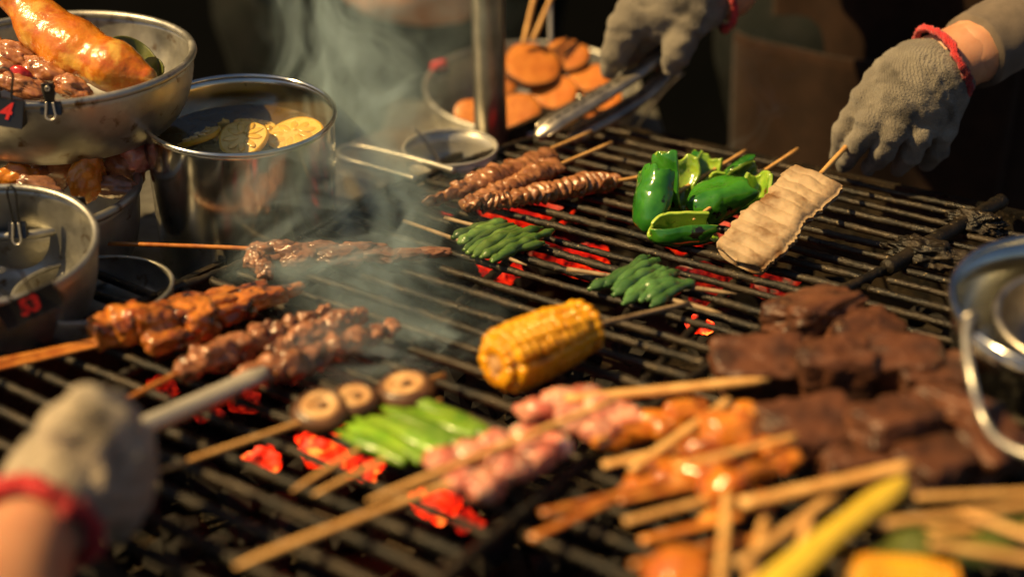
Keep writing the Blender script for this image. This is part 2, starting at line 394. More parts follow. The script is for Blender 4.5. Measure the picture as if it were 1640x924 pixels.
# ------------------------------------------------------------------ setting: ground, added backdrop wall
g = sheet(lambda u, v: np.stack([-150 + 300 * u, -150 + 300 * v, -.86 + 0 * u], -1), 2, 2)
tag(obj('ground', g, M['ground'], smooth=False, loc=(0, 0, -.86)), kind='structure')
tag(obj('wall', boxg((-3.2, 2.35, -.86), (3.2, 2.45, 1.6)), M['wall'], smooth=False), 'added dark backdrop wall far behind the grill stall', 'wall')  # backdrop added to keep everything behind the stall dark

# ------------------------------------------------------------------ grate geometry
VA = np.array([-3470.0, math.hypot(FPX, FPX * math.tan(PITCH))]); dA = -unit(np.r_[VA, 0.0])      # along the bars, to the right
dB = np.array([-dA[1], dA[0], 0.0])                                                              # across the bars, away from the camera
O = P(500, 355)
def AB(p): q = np.asarray(p) - O; return float(q @ dA), float(q @ dB)
def fromAB(a, b, z=0.0): return O + dA * a + dB * b + np.array([0, 0, z])
BR = .0028                                   # bar radius; bar tops lie near z = 0
ys = [AB(P(700, y))[1] for y in (420, 447, 473, 505, 534)]
PITCHB = (ys[0] - ys[-1]) / 4
left_line = [AB(P(*q)) for q in ((-700, 770), (-100, 588), (393, 424), (500, 355), (817, 226), (945, 201), (1150, 120))]
right_line = [AB(P(*q)) for q in ((560, 1060), (700, 930), (1170, 548), (1420, 428), (1510, 375), (1602, 324), (1700, 280))]
def edge_at(line, b):
    bs = [q[1] for q in line]; As = [q[0] for q in line]
    o = np.argsort(bs); return float(np.interp(b, np.array(bs)[o], np.array(As)[o]))
def crust(seed, amp=.24, f=300):
    def d(q, t, a):
        n = fbm(q * f, seed, 2); return amp * np.clip(n, -.4, 1.2)
    return d
top_b = AB(P(1250, 256))[1]
grate = thing('grill_grate', 'blackened iron grill grate spanning the middle of the table with food on it', 'grate', O)
b = ys[0]; k0 = -40
bars_b = [ys[0] + PITCHB * k for k in range(-22, 40) if ys[0] + PITCHB * k < top_b + .3 * PITCHB]
for i, bb in enumerate(bars_b):
    bb = bb + random.uniform(-.0012, .0012)
    a0 = edge_at(left_line, bb) + .002; a1 = edge_at(right_line, bb) + random.uniform(-.004, .004)
    if a1 - a0 < .02: continue
    n = max(20, int((a1 - a0) / .0028)); z = -BR + random.uniform(-.0006, .0004)
    p0 = fromAB(a0, bb + random.uniform(-.001, .001), z); p1 = fromAB(a1, bb + random.uniform(-.001, .001), z)
    sg = np.linspace(0, 1, n); bend = (np.sin(sg * random.uniform(3, 7) + i) * .0011)[:, None] * dB + (np.sin(sg * random.uniform(4, 9) + 2 * i) * .0006)[:, None] * np.array([0, 0, 1])
    obj('bar', tube(np.linspace(p0, p1, n) + bend, BR * random.uniform(.86, 1.18), 8, disp=crust(i)), M['iron'], grate)
for ln, rad, zz in ((left_line[1:6], .0030, -.0015), (right_line[1:4], .0034, -.0008)):
    pts = resample([fromAB(a, b_, zz) for a, b_ in ln], 260)
    obj('frame_rail', tube(pts, rad, 9, disp=crust(77, .3, 260)), M['iron'], grate)
# flat strap along the far left edge
pl = [fromAB(a, b_, 0) for a, b_ in left_line[3:6]]
def strap(u, v):
    q = resample(pl, 80); p = q[(u * 79).astype(int)]
    return p + dA * (.003 + .016 * v[..., None] + .0015 * fbm(p * 150, 3)[..., None]) + np.array([0, 0, 1]) * (-.0062 - .0012 * fbm(p * 200 + v[..., None] * 3, 5))[..., None]
tv, f1, f2, f3 = thick_sheet(strap, 80, 8, .0016); obj('edge_strap', (tv, f1 + f2 + f3), M['iron'], grate)
# under-rails that carry the bars
for s_, (qa, qb) in enumerate((((560, 640), (950, 300)), ((950, 700), (1290, 330)), ((120, 640), (560, 420)))):
    A0 = P(*qa, -.0085); A1 = P(*qb, -.0085); obj('cross_rail', tube(np.linspace(A0, A1, 200), .0032, 8, disp=crust(90 + s_)), M['iron'], grate)

# right hand grate beyond the rail
grate2 = thing('grill_grate', 'second blackened grate on the right beyond the thick crossing rail', 'grate', P(1450, 480))
for i, bb in enumerate(bars_b):
    bb = bb + .5 * PITCHB; a0 = edge_at(right_line, bb) + .008; a1 = a0 + .42
    if fromAB(a0, bb)[1] < .55 or bb > top_b - PITCHB: continue
    obj('bar', tube(np.linspace(fromAB(a0, bb, -.004), fromAB(a1, bb, -.004), 110), BR * random.uniform(.9, 1.05), 8, disp=crust(200 + i)), M['iron'], grate2)
A0 = P(1420, 430, .001); A1 = P(1604, 322, .003)
rail = tag(obj('grate_handle', tube(np.linspace(A0, A1, 70), .0058, 14, disp=crust(5, .10, 160)), M['iron']), 'thick rusty iron rod sticking out at the right end of the grate', 'handle')
for i, (px, py, sx, sy, lab) in enumerate(((1480, 405, .030, .016, 'lump of charred grease crust under the rod, the nearer one'), (1562, 358, .026, .015, 'lump of charred grease crust under the rod, the farther one'))):
    tag(obj('charred_lump', chunk(P(px, py, .001), (sx * .85, sy * .9, .0095), dA, seed=30 + i, sub=5, amp=.30, freq=2.6, fine=.10), M['iron']), lab, 'crust', 'charred lumps on the grate')

# wire handle loop at the far left
hl = thing('wire_loop', 'bright doubled wire loop handle sticking out left of the grate beside the small cup', 'handle', P(600, 255, .002))
for dz, nm in ((.004, 0), (-.006, 1)):
    pts = [P(728, 274, dz), P(690, 262, dz), P(620, 244, dz), P(575, 234, dz), P(548, 236, dz), P(540, 246, dz), P(552, 256, dz), P(600, 268, dz), P(665, 287, dz)]
    obj('wire', tube(pts, .0030, 10, n=90), M['wire'], hl)
# two rods to the left of the grate beside the dish
rods = thing('rod_handle', 'pair of greasy parallel rods running from the left bowl to the grate edge', 'handle', P(200, 460))
for q0, q1 in (((60, 402), (246, 474)), ((40, 432), (196, 488))):
    obj('rod', tube(np.linspace(P(*q0, .001), P(*q1, .001), 50), .0032, 9, disp=crust(41, .1)), M['iron'], rods)

# ------------------------------------------------------------------ steel table and fire box
MT = (O, dA, dB, np.array([0, 0, 1.0]))
tb = thing('steel_table', 'greasy sheet steel table under the pots on the left of the grill', 'table', fromAB(-.4, .2, -.86))
lo_a = left_line[3][0]
obj('table_top', boxg((-1.0, -.55, -.045), (-.035, .165, -.037), MT, .002), M['ledge'], tb, smooth=False)
obj('shelf_plate', boxg((-.17, .167, -.046), (-.035, .36, -.038), MT, .002), M['ledge'], tb, smooth=False)
obj('edge_lip', boxg((-.034, -.55, -.05), (-.028, .36, -.030), MT, .0015), M['ledge'], tb, smooth=False)
for a_, b_ in ((-.95, -.5), (-.95, .14), (-.09, -.5), (-.09, .14)):
    obj('leg', boxg((a_ - .015, b_ - .015, -.86), (a_ + .015, b_ + .015, -.0455), MT), M['ledge'], tb, smooth=False)
fb = thing('fire_box', 'dark sheet metal fire box holding the burning charcoal under the grate', 'fire box', fromAB(.4, 0, -.86))
obj('floor_plate', boxg((-.02, -.75, -.13), (1.15, top_b + .02, -.125), MT), M['iron'], fb, smooth=False)
obj('side_wall', boxg((-.026, -.75, -.13), (-.0205, top_b + .02, -.012), MT), M['iron'], fb, smooth=False)
obj('side_wall', boxg((1.15, -.75, -.13), (1.156, top_b + .02, -.012), MT), M['iron'], fb, smooth=False)
obj('back_wall', boxg((-.026, top_b + .0205, -.13), (1.156, top_b + .026, -.009), MT), M['iron'], fb, smooth=False)
obj('front_wall', boxg((-.026, -.756, -.13), (1.156, -.7505, -.012), MT), M['iron'], fb, smooth=False)
for a_, b_ in ((0, -.7), (0, top_b - .03), (1.1, -.7), (1.1, top_b - .03)):
    obj('leg', boxg((a_ - .015, b_ - .015, -.86), (a_ + .015, b_ + .015, -.1305), MT), M['iron'], fb, smooth=False)

# charcoal bed: one mass, with the burning coals as things of their own
g = Geo(); rr = np.random.default_rng(3)
for i in range(1500):
    a_ = rr.uniform(0, 1.12); b_ = rr.uniform(-.7, top_b); s_ = rr.uniform(.010, .021)
    g.add(chunk(fromAB(a_, b_, -.115 + rr.uniform(0, .034)), (s_, s_ * rr.uniform(.6, 1), s_ * rr.uniform(.5, .9)), rr.normal(size=3), seed=int(rr.integers(999)), sub=1, amp=.35))
tag(obj('charcoal_bed', g, M['char'], smooth=False), 'bed of black charcoal lumps lying under the grate bars', 'charcoal', kind='stuff')
coals = [  # px, py on the coal level, radius px, hot, label
    (422, 736, 30, 2, 'glowing coal below the mushroom skewer stick, left of the scallions'),
    (518, 718, 44, 2, 'brightest glowing coal under the scallion skewer sticks'),
    (582, 754, 28, 2, 'yellow hot coal between the two scallion stick ends'),
    (698, 806, 36, 2, 'red hot coal beside the nearest pink pork stick'),
    (745, 835, 26, 1, 'small red coal below the raw pink pork meat'),
    (1120, 521, 20, 2, 'single bright red coal below the lower green bean skewer'),
    (1130, 452, 40, 0, 'dull red coal right of the lower green bean bundle'),
    (940, 418, 40, 1, 'red coal between the two green bean bundles'),
    (800, 432, 34, 1, 'red coal just below the upper green bean bundle'),
    (1095, 385, 32, 1, 'orange coal right under the front green pepper piece'),
    (1180, 372, 30, 1, 'hot coal under the right end of the green peppers'),
    (1235, 455, 34, 0, 'dull red coal beneath the pale tofu slab'),
    (880, 340, 32, 1, 'hot coal glowing under the middle of the front chicken skin skewer'),
    (800, 332, 28, 1, 'hot coal glowing under the left end of the front chicken skin skewer'),
    (835, 350, 26, 1, 'small red coal right above the upper green bean bundle'),
    (705, 328, 24, 1, 'coal glowing beneath the pointed left tips of the chicken skin skewers'),
    (330, 655, 26, 0, 'dim red coal beneath the near tongs'),
    (390, 640, 26, 0, 'dim red coal under the two small meat roll skewers'),
    (260, 620, 24, 0, 'dim red coal near the tip of the near glove'),
    (1400, 520, 28, 0, 'dim coal behind the dark brown blocks'),
    (540, 660, 30, 1, 'red coal hidden beneath the mushrooms'),
    (880, 400, 30, 0, 'dull red coal right of the upper green bean bundle'),
]
for i, (px, py, rp, hot, lab) in enumerate(coals):
    c = P(px, py, -.056); r = rp / S(c)
    v = chunk(c, (r, r * .8, r * .7), dA + .3 * dB, seed=400 + i, sub=4, amp=.38, freq=1.5, fine=.06)
    tag(obj('glowing_coal', v, M[('ember_low', 'ember_red', 'ember')[hot]]), lab, 'coal', 'burning coals under the grate')
# ------------------------------------------------------------------ skewers
def stick(root, a, b, r=.0016, m='bamboo', tip=True, seg=9, flat=None):
    a = np.asarray(a, float); b = np.asarray(b, float)
    pts = np.linspace(a, b, 14); rad = np.full(14, r) * (1 + .05 * np.array([math.sin(i * 2.1) for i in range(14)]))
    if tip: rad[-1] = r * .35; rad[-2] = r * .8
    bend = unit(np.cross(b - a, (0, 0, 1))) * np.linalg.norm(b - a) * random.uniform(-.006, .006)
    pts = pts + np.sin(np.linspace(0, math.pi, 14))[:, None] * bend
    return obj('stick', tube(pts, rad, seg, flat=flat), M[m], root)

def pleated(pts, rad, n_pl, seed, amp=.32, n=190, seg=22, flat=(1.05, .85)):
    """a strip threaded to and fro on the stick: one wrinkled, pleated surface"""
    def d(q, t, a):
        ph = t * n_pl + .35 * np.sin(a + seed) + .5 * fbm(q * 55, seed, 2)
        return amp * (np.abs(np.sin(math.pi * ph)) - .55) + (.22 if amp > .2 else .40) * fbm(q * (90 if amp > .2 else 65), seed + 3, 3) + .10 * vnoise(q * 420, seed + 9)
    rp = lambda t: np.interp(t, np.linspace(0, 1, len(rad)), rad)
    return tube(pts, rp, seg, n=n, disp=d, flat=flat)

# three chicken skin skewers at the back
zc = .0085
def skin_skewer(label, pa, pb, spts, rad, npl, seed, z=zc, amp=.32, nf=5):
    root = thing('meat_skewer', label, 'skewer', P(*pa), 'grilled chicken skin skewers at the back')
    stick(root, P(*spts[1], z + spts[2]), P(*pa, z), .0017)
    pts = [P(*lerp(pa, pb, t), z + .002 * math.sin(5 * t + seed)) for t in np.linspace(0, 1, 9)]
    obj('pleated_meat', pleated(pts, [r / S(pts[0]) for r in rad], npl, seed, amp), M['skin_meat'], root)
    for k in range(nf):                                  # loose curled flaps
        t = (k + random.uniform(.2, .8)) / nf; c = P(*(lerp(pa, pb, t) + rng.normal(size=2) * (0 if nf < 8 else 4)), z + (.006 if nf < 8 else .003)); r = random.uniform(7, 11) * (1 if nf < 8 else 1.45) / S(c)
        obj('skin_flap', chunk(c + dA * random.uniform(-.004, .004), (r, r * .85, r * (.35 if nf < 8 else .55)), RIG + UPC * random.uniform(-1, 1), up=rng.normal(size=3), seed=seed * 7 + k, sub=3, amp=.32, freq=2), M['skin_meat'], root)
skin_skewer('rearmost glazed chicken skin skewer whose stick reaches up to the far tongs', (690, 324), (882, 250), (0, (948, 211), .004), (11, 18, 20, 18, 15), 17, 11, zc, .16, 15)
skin_skewer('middle glazed chicken skin skewer lying against the rearmost one, stick end bare', (742, 330), (886, 268), (0, (980, 229), .006), (10, 16, 19, 19, 16), 14, 23, zc + .001, .16, 13)
skin_skewer('front pale chicken skin skewer of even folds pointing at the green peppers', (770, 327), (990, 287), (0, (1042, 281), .0), (14, 17, 17, 17, 21, 20, 12), 20, 37)

# green beans on two sticks each
def bean_skewer(label, s0, s1, e0, e1, n, sticks, seed, m, rpx_):
    root = thing('bean_skewer', label, 'skewer', P(*lerp(lerp(s0, s1, .5), lerp(e0, e1, .5), .5)), 'green bean skewers')
    for a, b in sticks: stick(root, P(*a, .004), P(*b, .004), .0017, 'bambood')
    for k in range(n):
        t = k / (n - 1); a = P(*(lerp(s0, s1, t) + rng.normal(size=2) * 6), .0055); b = P(*(lerp(e0, e1, t) + rng.normal(size=2) * 7), .0055 + random.uniform(0, .002))
        mid = lerp(a, b, .5) + dA * random.uniform(-.004, .004) + np.array([0, 0, random.uniform(.001, .005)])
        r = rpx_ / S(a) * random.uniform(.9, 1.12); sd = seed + k
        def rad(tt, r=r, sd=sd): return r * (1 + .16 * np.sin(tt * 5.5 * math.pi + sd)) * np.clip(np.minimum(tt, 1 - tt) * 9, .28, 1) ** .6
        obj('bean', tube([a, mid, b], rad, 12, n=44, disp=lambda q, t_, a_, sd=sd: .14 * fbm(q * 160, sd, 2), flat=(1, .85)), M[m], root)
bean_skewer('upper lighter green bean bundle, charred at its left end beside the smoking meat', (728, 392), (794, 420), (800, 356), (880, 380), 12, (((712, 349), (880, 394)), ((646, 354), (844, 425))), 5, 'bean', 9.0)
bean_skewer('lower dark green bean bundle right of the corn, both sticks bare at the right', (956, 462), (1042, 491), (1040, 412), (1112, 450), 12, (((908, 431), (1180, 471)), ((955, 449), (1156, 502))), 25, 'bean2', 9.8)

# corn cob
cz = .0225
ca = P(803, 580, cz); cb = P(938, 522, cz)
root = thing('corn_cob', 'bright yellow corn cob on a stick in the middle of the grate', 'corn', P(860, 600))
ax = unit(cb - ca); e1 = unit(np.cross(ax, (0, 0, 1))); e2 = np.cross(e1, ax); LC = np.linalg.norm(cb - ca); RC = 53 / S(ca)
obj('core', geo(tube([ca - ax * .002, cb], [RC * .74, RC * .80, RC * .74], 40, n=12), ), M['cob'], root)
obj('core_end', chunk(ca - ax * .003, (.0022, RC * .40, RC * .40), ax, seed=3, sub=4, amp=.2, freq=4), M['gill'], root)
kern_v, kern_f = ico(3)
NR, NK = 14, 12
for r_ in range(NR):
    g = Geo(); ph0 = 2 * math.pi * r_ / NR + random.uniform(-.03, .03)
    for k in range(-1, NK):
        t = (k + .5 + random.uniform(-.06, .06)) / NK; cc = lerp(ca, cb, t)
        prof = RC * (.84 + .17 * math.sin(min(1, .22 + t * .9) * math.pi) ** .8 + random.uniform(-.018, .018)) if k >= 0 else RC * .70
        if k >= NK - 1 - (r_ % 2): prof *= random.uniform(.92, 1.04)
        ph = ph0 + .10 * math.sin(t * 2.2 + r_) + random.uniform(-.05, .05)
        rd = e1 * math.cos(ph) + e2 * math.sin(ph); tg = -e1 * math.sin(ph) + e2 * math.cos(ph)
        wv = 2 * math.pi * prof / NR * .53 * random.uniform(.93, 1.05); lv = LC / NK * .60
        v = kern_v / (np.sum(np.abs(kern_v) ** 3, 1) ** (1 / 3))[:, None]
        hh = RC * .235 * random.uniform(.88, 1.12)
        g.add((xf(v * [wv, lv, hh], (cc + rd * (prof - hh * .7), tg, ax, rd)), kern_f))
    obj('kernel_row', g, M['corn'], root)
stick(root, lerp(ca, cb, .9), P(1102, 486, .006), .0018, 'bambood', tip=False)

# green peppers on two skewers
def shell(c, axis, opn, r, L, arc, th, seed, taper=.25, curl=.0, ncl=56):
    axis = unit(axis); opn = np.asarray(opn, float); opn = unit(opn - axis * (opn @ axis)); side = np.cross(axis, opn)
    def F(u, v):
        ph = (u - .5) * arc; w = v * 2 - 1
        close = np.where(w < 0, np.sqrt(np.clip(1 - .86 * np.abs(w) ** 3.2, .05, 1)), 1 + .10 * w - taper * np.abs(w) ** 3)
        rr = r * close * (1 + curl * np.cos(ph * 2)) * (1 + .09 * np.cos(ph * 3.1 + seed)) * (1 + .10 * np.sin(ph * 2 + seed * 2) * (w + 1) / 2)
        ragged = .10 * vnoise(np.stack([ph * 2.2 + seed, 0 * ph, 0 * ph], -1), seed) + .05 * vnoise(np.stack([ph * 6 + seed, 0 * ph, 0 * ph], -1), seed + 1)
        p = c + axis * (w * L / 2 * (1 + .08 * np.sin(ph * 2 + seed)) + L * ragged * np.clip(w, 0, 1))[..., None] - opn * (rr * np.cos(ph))[..., None] + side * (rr * np.sin(ph))[..., None]
        nn = fbm(p * 60, seed, 3) + .7 * np.abs(vnoise(p * 150, seed + 4)); wv = np.stack([fbm(p * 34 + k * 9.1, seed + k, 2) for k in range(3)], -1); p = p + wv * r * .20
        return p + (-opn * np.cos(ph)[..., None] + side * np.sin(ph)[..., None]) * (nn * r * .075)[..., None]
    return thick_sheet(F, ncl, 34, th)
def pepper(root, c, axis, opn, rp, Lp, arc, seed, taper=.25, curl=0.0, th=.0034):
    s = S(c); v, fo, fi, rim = shell(c, axis, opn, rp / s, Lp / s, arc, th, seed, taper, curl)
    # which side is outside?
    a, b, d = v[fo[0][0]], v[fo[0][1]], v[fo[0][2]]; nrm = np.cross(b - a, d - a); out = (a - c) - unit(axis) * ((a - c) @ unit(axis))
    sw = nrm @ out < 0
    if sw: fo, fi = [tuple(reversed(q)) for q in fo], [tuple(reversed(q)) for q in fi]
    g = Geo(); n0 = len(v) // 2
    # 'fo' uses the +normal copy; decide by radius which copy is outer
    ro = np.linalg.norm((v[:n0] - c) - np.outer((v[:n0] - c) @ unit(axis), unit(axis)), axis=1).mean(); ri = np.linalg.norm((v[n0:] - c) - np.outer((v[n0:] - c) @ unit(axis), unit(axis)), axis=1).mean()
    outer_first = ro > ri
    g.v = [v]; g.n = len(v); g.f = fo + fi + rim; g.m = [0 if outer_first else 1] * len(fo) + [1 if outer_first else 0] * len(fi) + [2] * len(rim)
    o = obj('pepper_piece', g, [M['pep_out'], M['pep_in'], M['pep_rim']], root)
    bm_ = bmesh.new(); bm_.from_mesh(o.data); bmesh.ops.recalc_face_normals(bm_, faces=bm_.faces[:]); bm_.to_mesh(o.data); bm_.free()
    sb = o.modifiers.new('round_edges', 'SUBSURF'); sb.levels = 1; sb.render_levels = 1
    return o
Yp = lambda px, base: P(px, base)[1]
pa_ = thing('pepper_skewer', 'left skewer of dark glossy green pepper pieces, curled and thick', 'skewer', P(1080, 370), 'green pepper skewers')
pepper(pa_, PY(1050, 322, Yp(1044, 362)), UPC + .18 * RIG - .15 * TOC, RIG * .9 + UPC * .30 - TOC * .45, 32, 96, 3.7, 3, .18)
pepper(pa_, PY(1092, 296, Yp(1085, 338)), UPC + .05 * RIG, RIG * .8 + TOC * .45, 36, 94, 3.5, 8, .15)
pepper(pa_, PY(1134, 276, Yp(1134, 312)), UPC + .25 * RIG, TOC * .6 + RIG * .55 - UPC * .1, 29, 62, 3.1, 13, .2)
stick(pa_, PY(1194, 242, Yp(1145, 300) + .035), PY(1050, 330, Yp(1050, 362)), .0017)
pb_ = thing('pepper_skewer', 'right skewer of lighter green pepper pieces cut open, beside the tofu slab', 'skewer', P(1150, 380), 'green pepper skewers')
pepper(pb_, PY(1092, 364, Yp(1092, 387)), RIG + .06 * UPC, UPC * .85 + TOC * .55, 30, 98, 4.2, 21, .12, .10)
pepper(pb_, PY(1146, 322, Yp(1150, 350)), RIG + .32 * UPC - .2 * TOC, -UPC * .6 - TOC * .7, 31, 96, 4.2, 27, .25)
pepper(pb_, PY(1176, 294, Yp(1180, 330)), RIG * .9 - UPC * .25, UPC * .6 + TOC * .55, 24, 78, 3.7, 33, .2, .15)
pepper(pb_, PY(1192, 284, Yp(1192, 325)), UPC * .4 + RIG, -UPC * .4 + TOC * .8, 27, 52, 3.6, 39, .2)
pepper(pb_, PY(1206, 312, Yp(1205, 345)), UPC + .25 * RIG, -RIG * .5 + TOC * .75, 25, 74, 3.5, 45, .2, .1)
stick(pb_, PY(1278, 239, Yp(1210, 320) + .045), PY(1110, 352, Yp(1110, 380)), .0017)

# pale tofu slab held by the right glove
ta = PY(1302, 296, Yp(1302, 375) - .01); tb_ = P(1188, 412, .010)
root = thing('tofu_skewer', 'pale scored tofu slab on a stick lifted by the far right glove', 'skewer', P(1190, 425))
axt = unit(tb_ - ta); nt_ = unit(TOC * .75 + UPC * .6 - RIG * .25); wt = unit(np.cross(nt_, axt)); nt_ = np.cross(axt, wt)
Lt = np.linalg.norm(tb_ - ta); s_ = S(ta)
def slab(side):
    def F(u, v):
        x = (-.10 + 1.16 * u) * Lt; w = v * 2 - 1; hw = (48 * np.clip(1 - np.abs(u * 2 - 1) ** 40, .0, 1) ** .3 + 3 * np.sin(u * 9 + 1) + 3.0 * vnoise(np.stack([u * 26 + 9 * (w > 0), 0 * u, 0 * u], -1), 4) + 2.0 * vnoise(np.stack([u * 60 + 9 * (w > 0), 0 * u, 0 * u], -1), 9) - 12 * np.clip(.10 - u, 0, 1) * 10 * .6) / s_
        score = np.abs(np.sin(u * math.pi * 10)) ** .35
        h = .0080 * (1 - np.abs(w) ** 7 * .8) * (1 - np.clip(1 - u * 30, 0, 1) * .6 - np.clip(1 - (1 - u) * 30, 0, 1) * .6) * (.80 + .20 * score)
        p = ta + axt * (x + .0025 * w * np.sin(w * 4))[..., None] + wt * (w * hw)[..., None]
        return p + nt_ * (side * h + .0016 * fbm(p * 70, 6, 4) + .0035 * np.sin(u * 3.2) * 1.0)[..., None]
    return F
g = Geo(); p_, f_ = sheet(slab(1), 121, 30); q_, _ = sheet(slab(-1), 121, 30); n_s = len(p_)
idx = [k * 30 for k in range(121)]; edge = []
for st_ in (0, 29):
    for k in range(120): edge.append((k * 30 + st_, (k + 1) * 30 + st_, (k + 1) * 30 + st_ + n_s, k * 30 + st_ + n_s) if st_ == 0 else (k * 30 + st_, k * 30 + st_ + n_s, (k + 1) * 30 + st_ + n_s, (k + 1) * 30 + st_))
for st_ in (0, 120 * 30):
    for k in range(29): edge.append((st_ + k, st_ + k + n_s, st_ + k + 1 + n_s, st_ + k + 1) if st_ == 0 else (st_ + k, st_ + k + 1, st_ + k + 1 + n_s, st_ + k + n_s))
g.add((np.vstack([p_, q_]), f_ + [tuple(x + n_s for x in reversed(a)) for a in f_] + edge)); obj('tofu_slab', g, M['tofu'], root)
hold_R = PY(1345, 250, 1.035)
stick(root, PY(1362, 228, 1.035), lerp(ta, tb_, .5) + nt_ * .001, .0021, tip=False)

# left: glazed pork belly skewer
root = thing('meat_skewer', 'glossy orange glazed pork belly skewer at the left, its flat sticks leaving the picture', 'skewer', P(300, 530))
za = .009
stick(root, P(-60, 591, za), P(240, 528, za), .0021, 'bamboog', flat=(1.3, .8)); stick(root, P(-60, 602, za), P(230, 535, za - .002), .0019, 'bamboog', flat=(1.3, .8))
for i, (px, py, rx, ry, z) in enumerate(((170, 528, 26, 25, .012), (205, 518, 30, 30, .013), (245, 520, 30, 32, .014), (285, 508, 28, 28, .014), (318, 512, 28, 28, .013), (265, 545, 34, 18, .008), (310, 536, 36, 16, .007),
                                         (345, 490, 30, 20, .012), (375, 498, 32, 18, .010), (400, 482, 32, 17, .011), (430, 476, 28, 13, .010), (462, 466, 26, 10, .009), (300, 485, 30, 16, .011), (352, 474, 30, 12, .010), (405, 462, 28, 9, .009))):
    c = P(px, py, z); s = S(c)
    obj('pork_piece', chunk(c, (rx / s * 1.05, ry / s * 1.05, ry / s * .95), P(px + 20, py - 6, z) - c, seed=60 + i, sub=5, amp=.20, freq=1.3, box=4.0, fine=.02), M['belly'], root)
# flat smoking meat with thin stick to the left
root = thing('meat_skewer', 'flat browned meat skewer in the smoke, its thin stick crossing the steel pot', 'skewer', P(500, 430))
stick(root, P(172, 390, .012), P(420, 399, .012), .0017, 'bamboog', tip=False)
for i, (px, py, rx, ry) in enumerate(((424, 405, 32, 24), (412, 418, 20, 22), (450, 402, 34, 20), (425, 432, 15, 16), (480, 412, 34, 22), (515, 402, 40, 18), (545, 412, 40, 18), (580, 403, 42, 16), (615, 409, 42, 15), (655, 407, 40, 12), (690, 404, 34, 9))):
    c = P(px, py, .009); s = S(c)
    obj('meat_piece', chunk(c, (rx / s, ry / s, min(ry / s * .9, .008)), RIG + .1 * FWD, seed=90 + i, sub=5, amp=.28, freq=1.8, fine=.06), M['flat_meat'], root)
# three small roll skewers
for (lab, pa, pb, st, rad, seed) in (
        ('small browned meat roll skewer lying behind the near tongs, stick toward the near glove', (300, 588), (520, 500), ((185, 648), (300, 590)), (20, 25, 20, 17, 13), 3),
        ('short meat roll skewer in the middle of the three by the smoke', (440, 560), (575, 505), None, (14, 20, 19, 15), 5),
        ('nearest browned meat roll skewer, gripped at its end by the near tongs', (405, 605), (628, 527), ((296, 664), (410, 602)), (24, 26, 22, 20, 14), 8)):
    root = thing('meat_skewer', lab, 'skewer', P(*pa), 'small meat roll skewers')
    if st: stick(root, P(*st[0], .008), P(*st[1], .010), .0018, 'bamboog' if seed == 3 else 'bamboo')
    n = 9
    for k in range(n):
        t = k / (n - 1); c = P(*lerp(pa, pb, t), .0095); s = S(c); r = np.interp(t, np.linspace(0, 1, len(rad)), rad) / s * random.uniform(.9, 1.1)
        obj('meat_piece', chunk(c + np.array([0, 0, random.uniform(-.001, .002)]), (r * 1.15, r, r * .95), P(*pb, .0095) - P(*pa, .0095), seed=seed * 20 + k, sub=4, amp=.34, freq=1.5, fine=.05), M['roll_meat'], root)

# mushrooms on a stick
root = thing('mushroom_skewer', 'skewer of three mushroom caps with pale gills up, left of the scallions', 'skewer', P(580, 640))
stick(root, P(712, 600, .010), P(232, 761, .007), .0017)
for i, (px, py, rx) in enumerate(((513, 652, 46), (569, 636, 40), (648, 618, 47))):
    c = P(px, py, .013); r = rx / S(c); n_ = unit(np.array([random.uniform(-.15, .1), -.30 + .1 * i, 1])); ex = unit(np.cross((0, 1, 0), n_)); ey = np.cross(n_, ex)
    wob = lambda v, sd=i: v * (1 + .07 * fbm(v * 70, sd + 4, 2))[..., None]
    cap = obj('mushroom_cap', lathe([(0, -.45 * r), (.5 * r, -.45 * r), (.85 * r, -.42 * r), (.98 * r, -.34 * r), (1.0 * r, -.22 * r), (.95 * r, -.06 * r), (.86 * r, .06 * r), (.76 * r, .13 * r), (.68 * r, .15 * r), (.64 * r, .11 * r)], 48, (c, ex, ey, n_), wob), M['cap'], root)
    obj('gills', lathe([(.66 * r, .115 * r), (.62 * r, .15 * r), (.5 * r, .16 * r), (.36 * r, .11 * r), (.2 * r, .06 * r), (0, .05 * r)], 48, (c, ex, ey, n_), wob), M['gill'], cap)
    obj('stem_stub', chunk(c + n_ * .10 * r + ex * r * .08, (.22 * r, .17 * r, .10 * r), ex, n_, seed=i, sub=3, amp=.2), M['stem'], cap)

# scallions on two sticks
root = thing('scallion_skewer', 'flat raft of bright green scallion pieces on two sticks', 'skewer', P(655, 700))
stick(root, P(706, 641, .006), P(468, 786, .006), .0018); stick(root, P(755, 668, .006), P(502, 792, .006), .0018)
for k in range(8):
    t = k / 7; j = rng.normal(size=2) * 4; a = P(*(lerp((538, 688), (646, 650), t) + j + (0, -9 * (k % 3 == 2) - 12 * (k == 7))), .008); b = P(*(lerp((652, 744), (774, 690), t) + rng.normal(size=2) * 5), .008)
    r = 16.5 / S(a)
    obj('scallion', tube([a, lerp(a, b, .5) + np.array([0, 0, random.uniform(0, .002)]), b], [r * .25, r * .8, r, r, r, r * .95, r * .8], 12, n=30, flat=(1, .55), disp=lambda q, t_, a_, k=k: .12 * fbm(q * 110, k + 60, 2)), M['scal'], root)

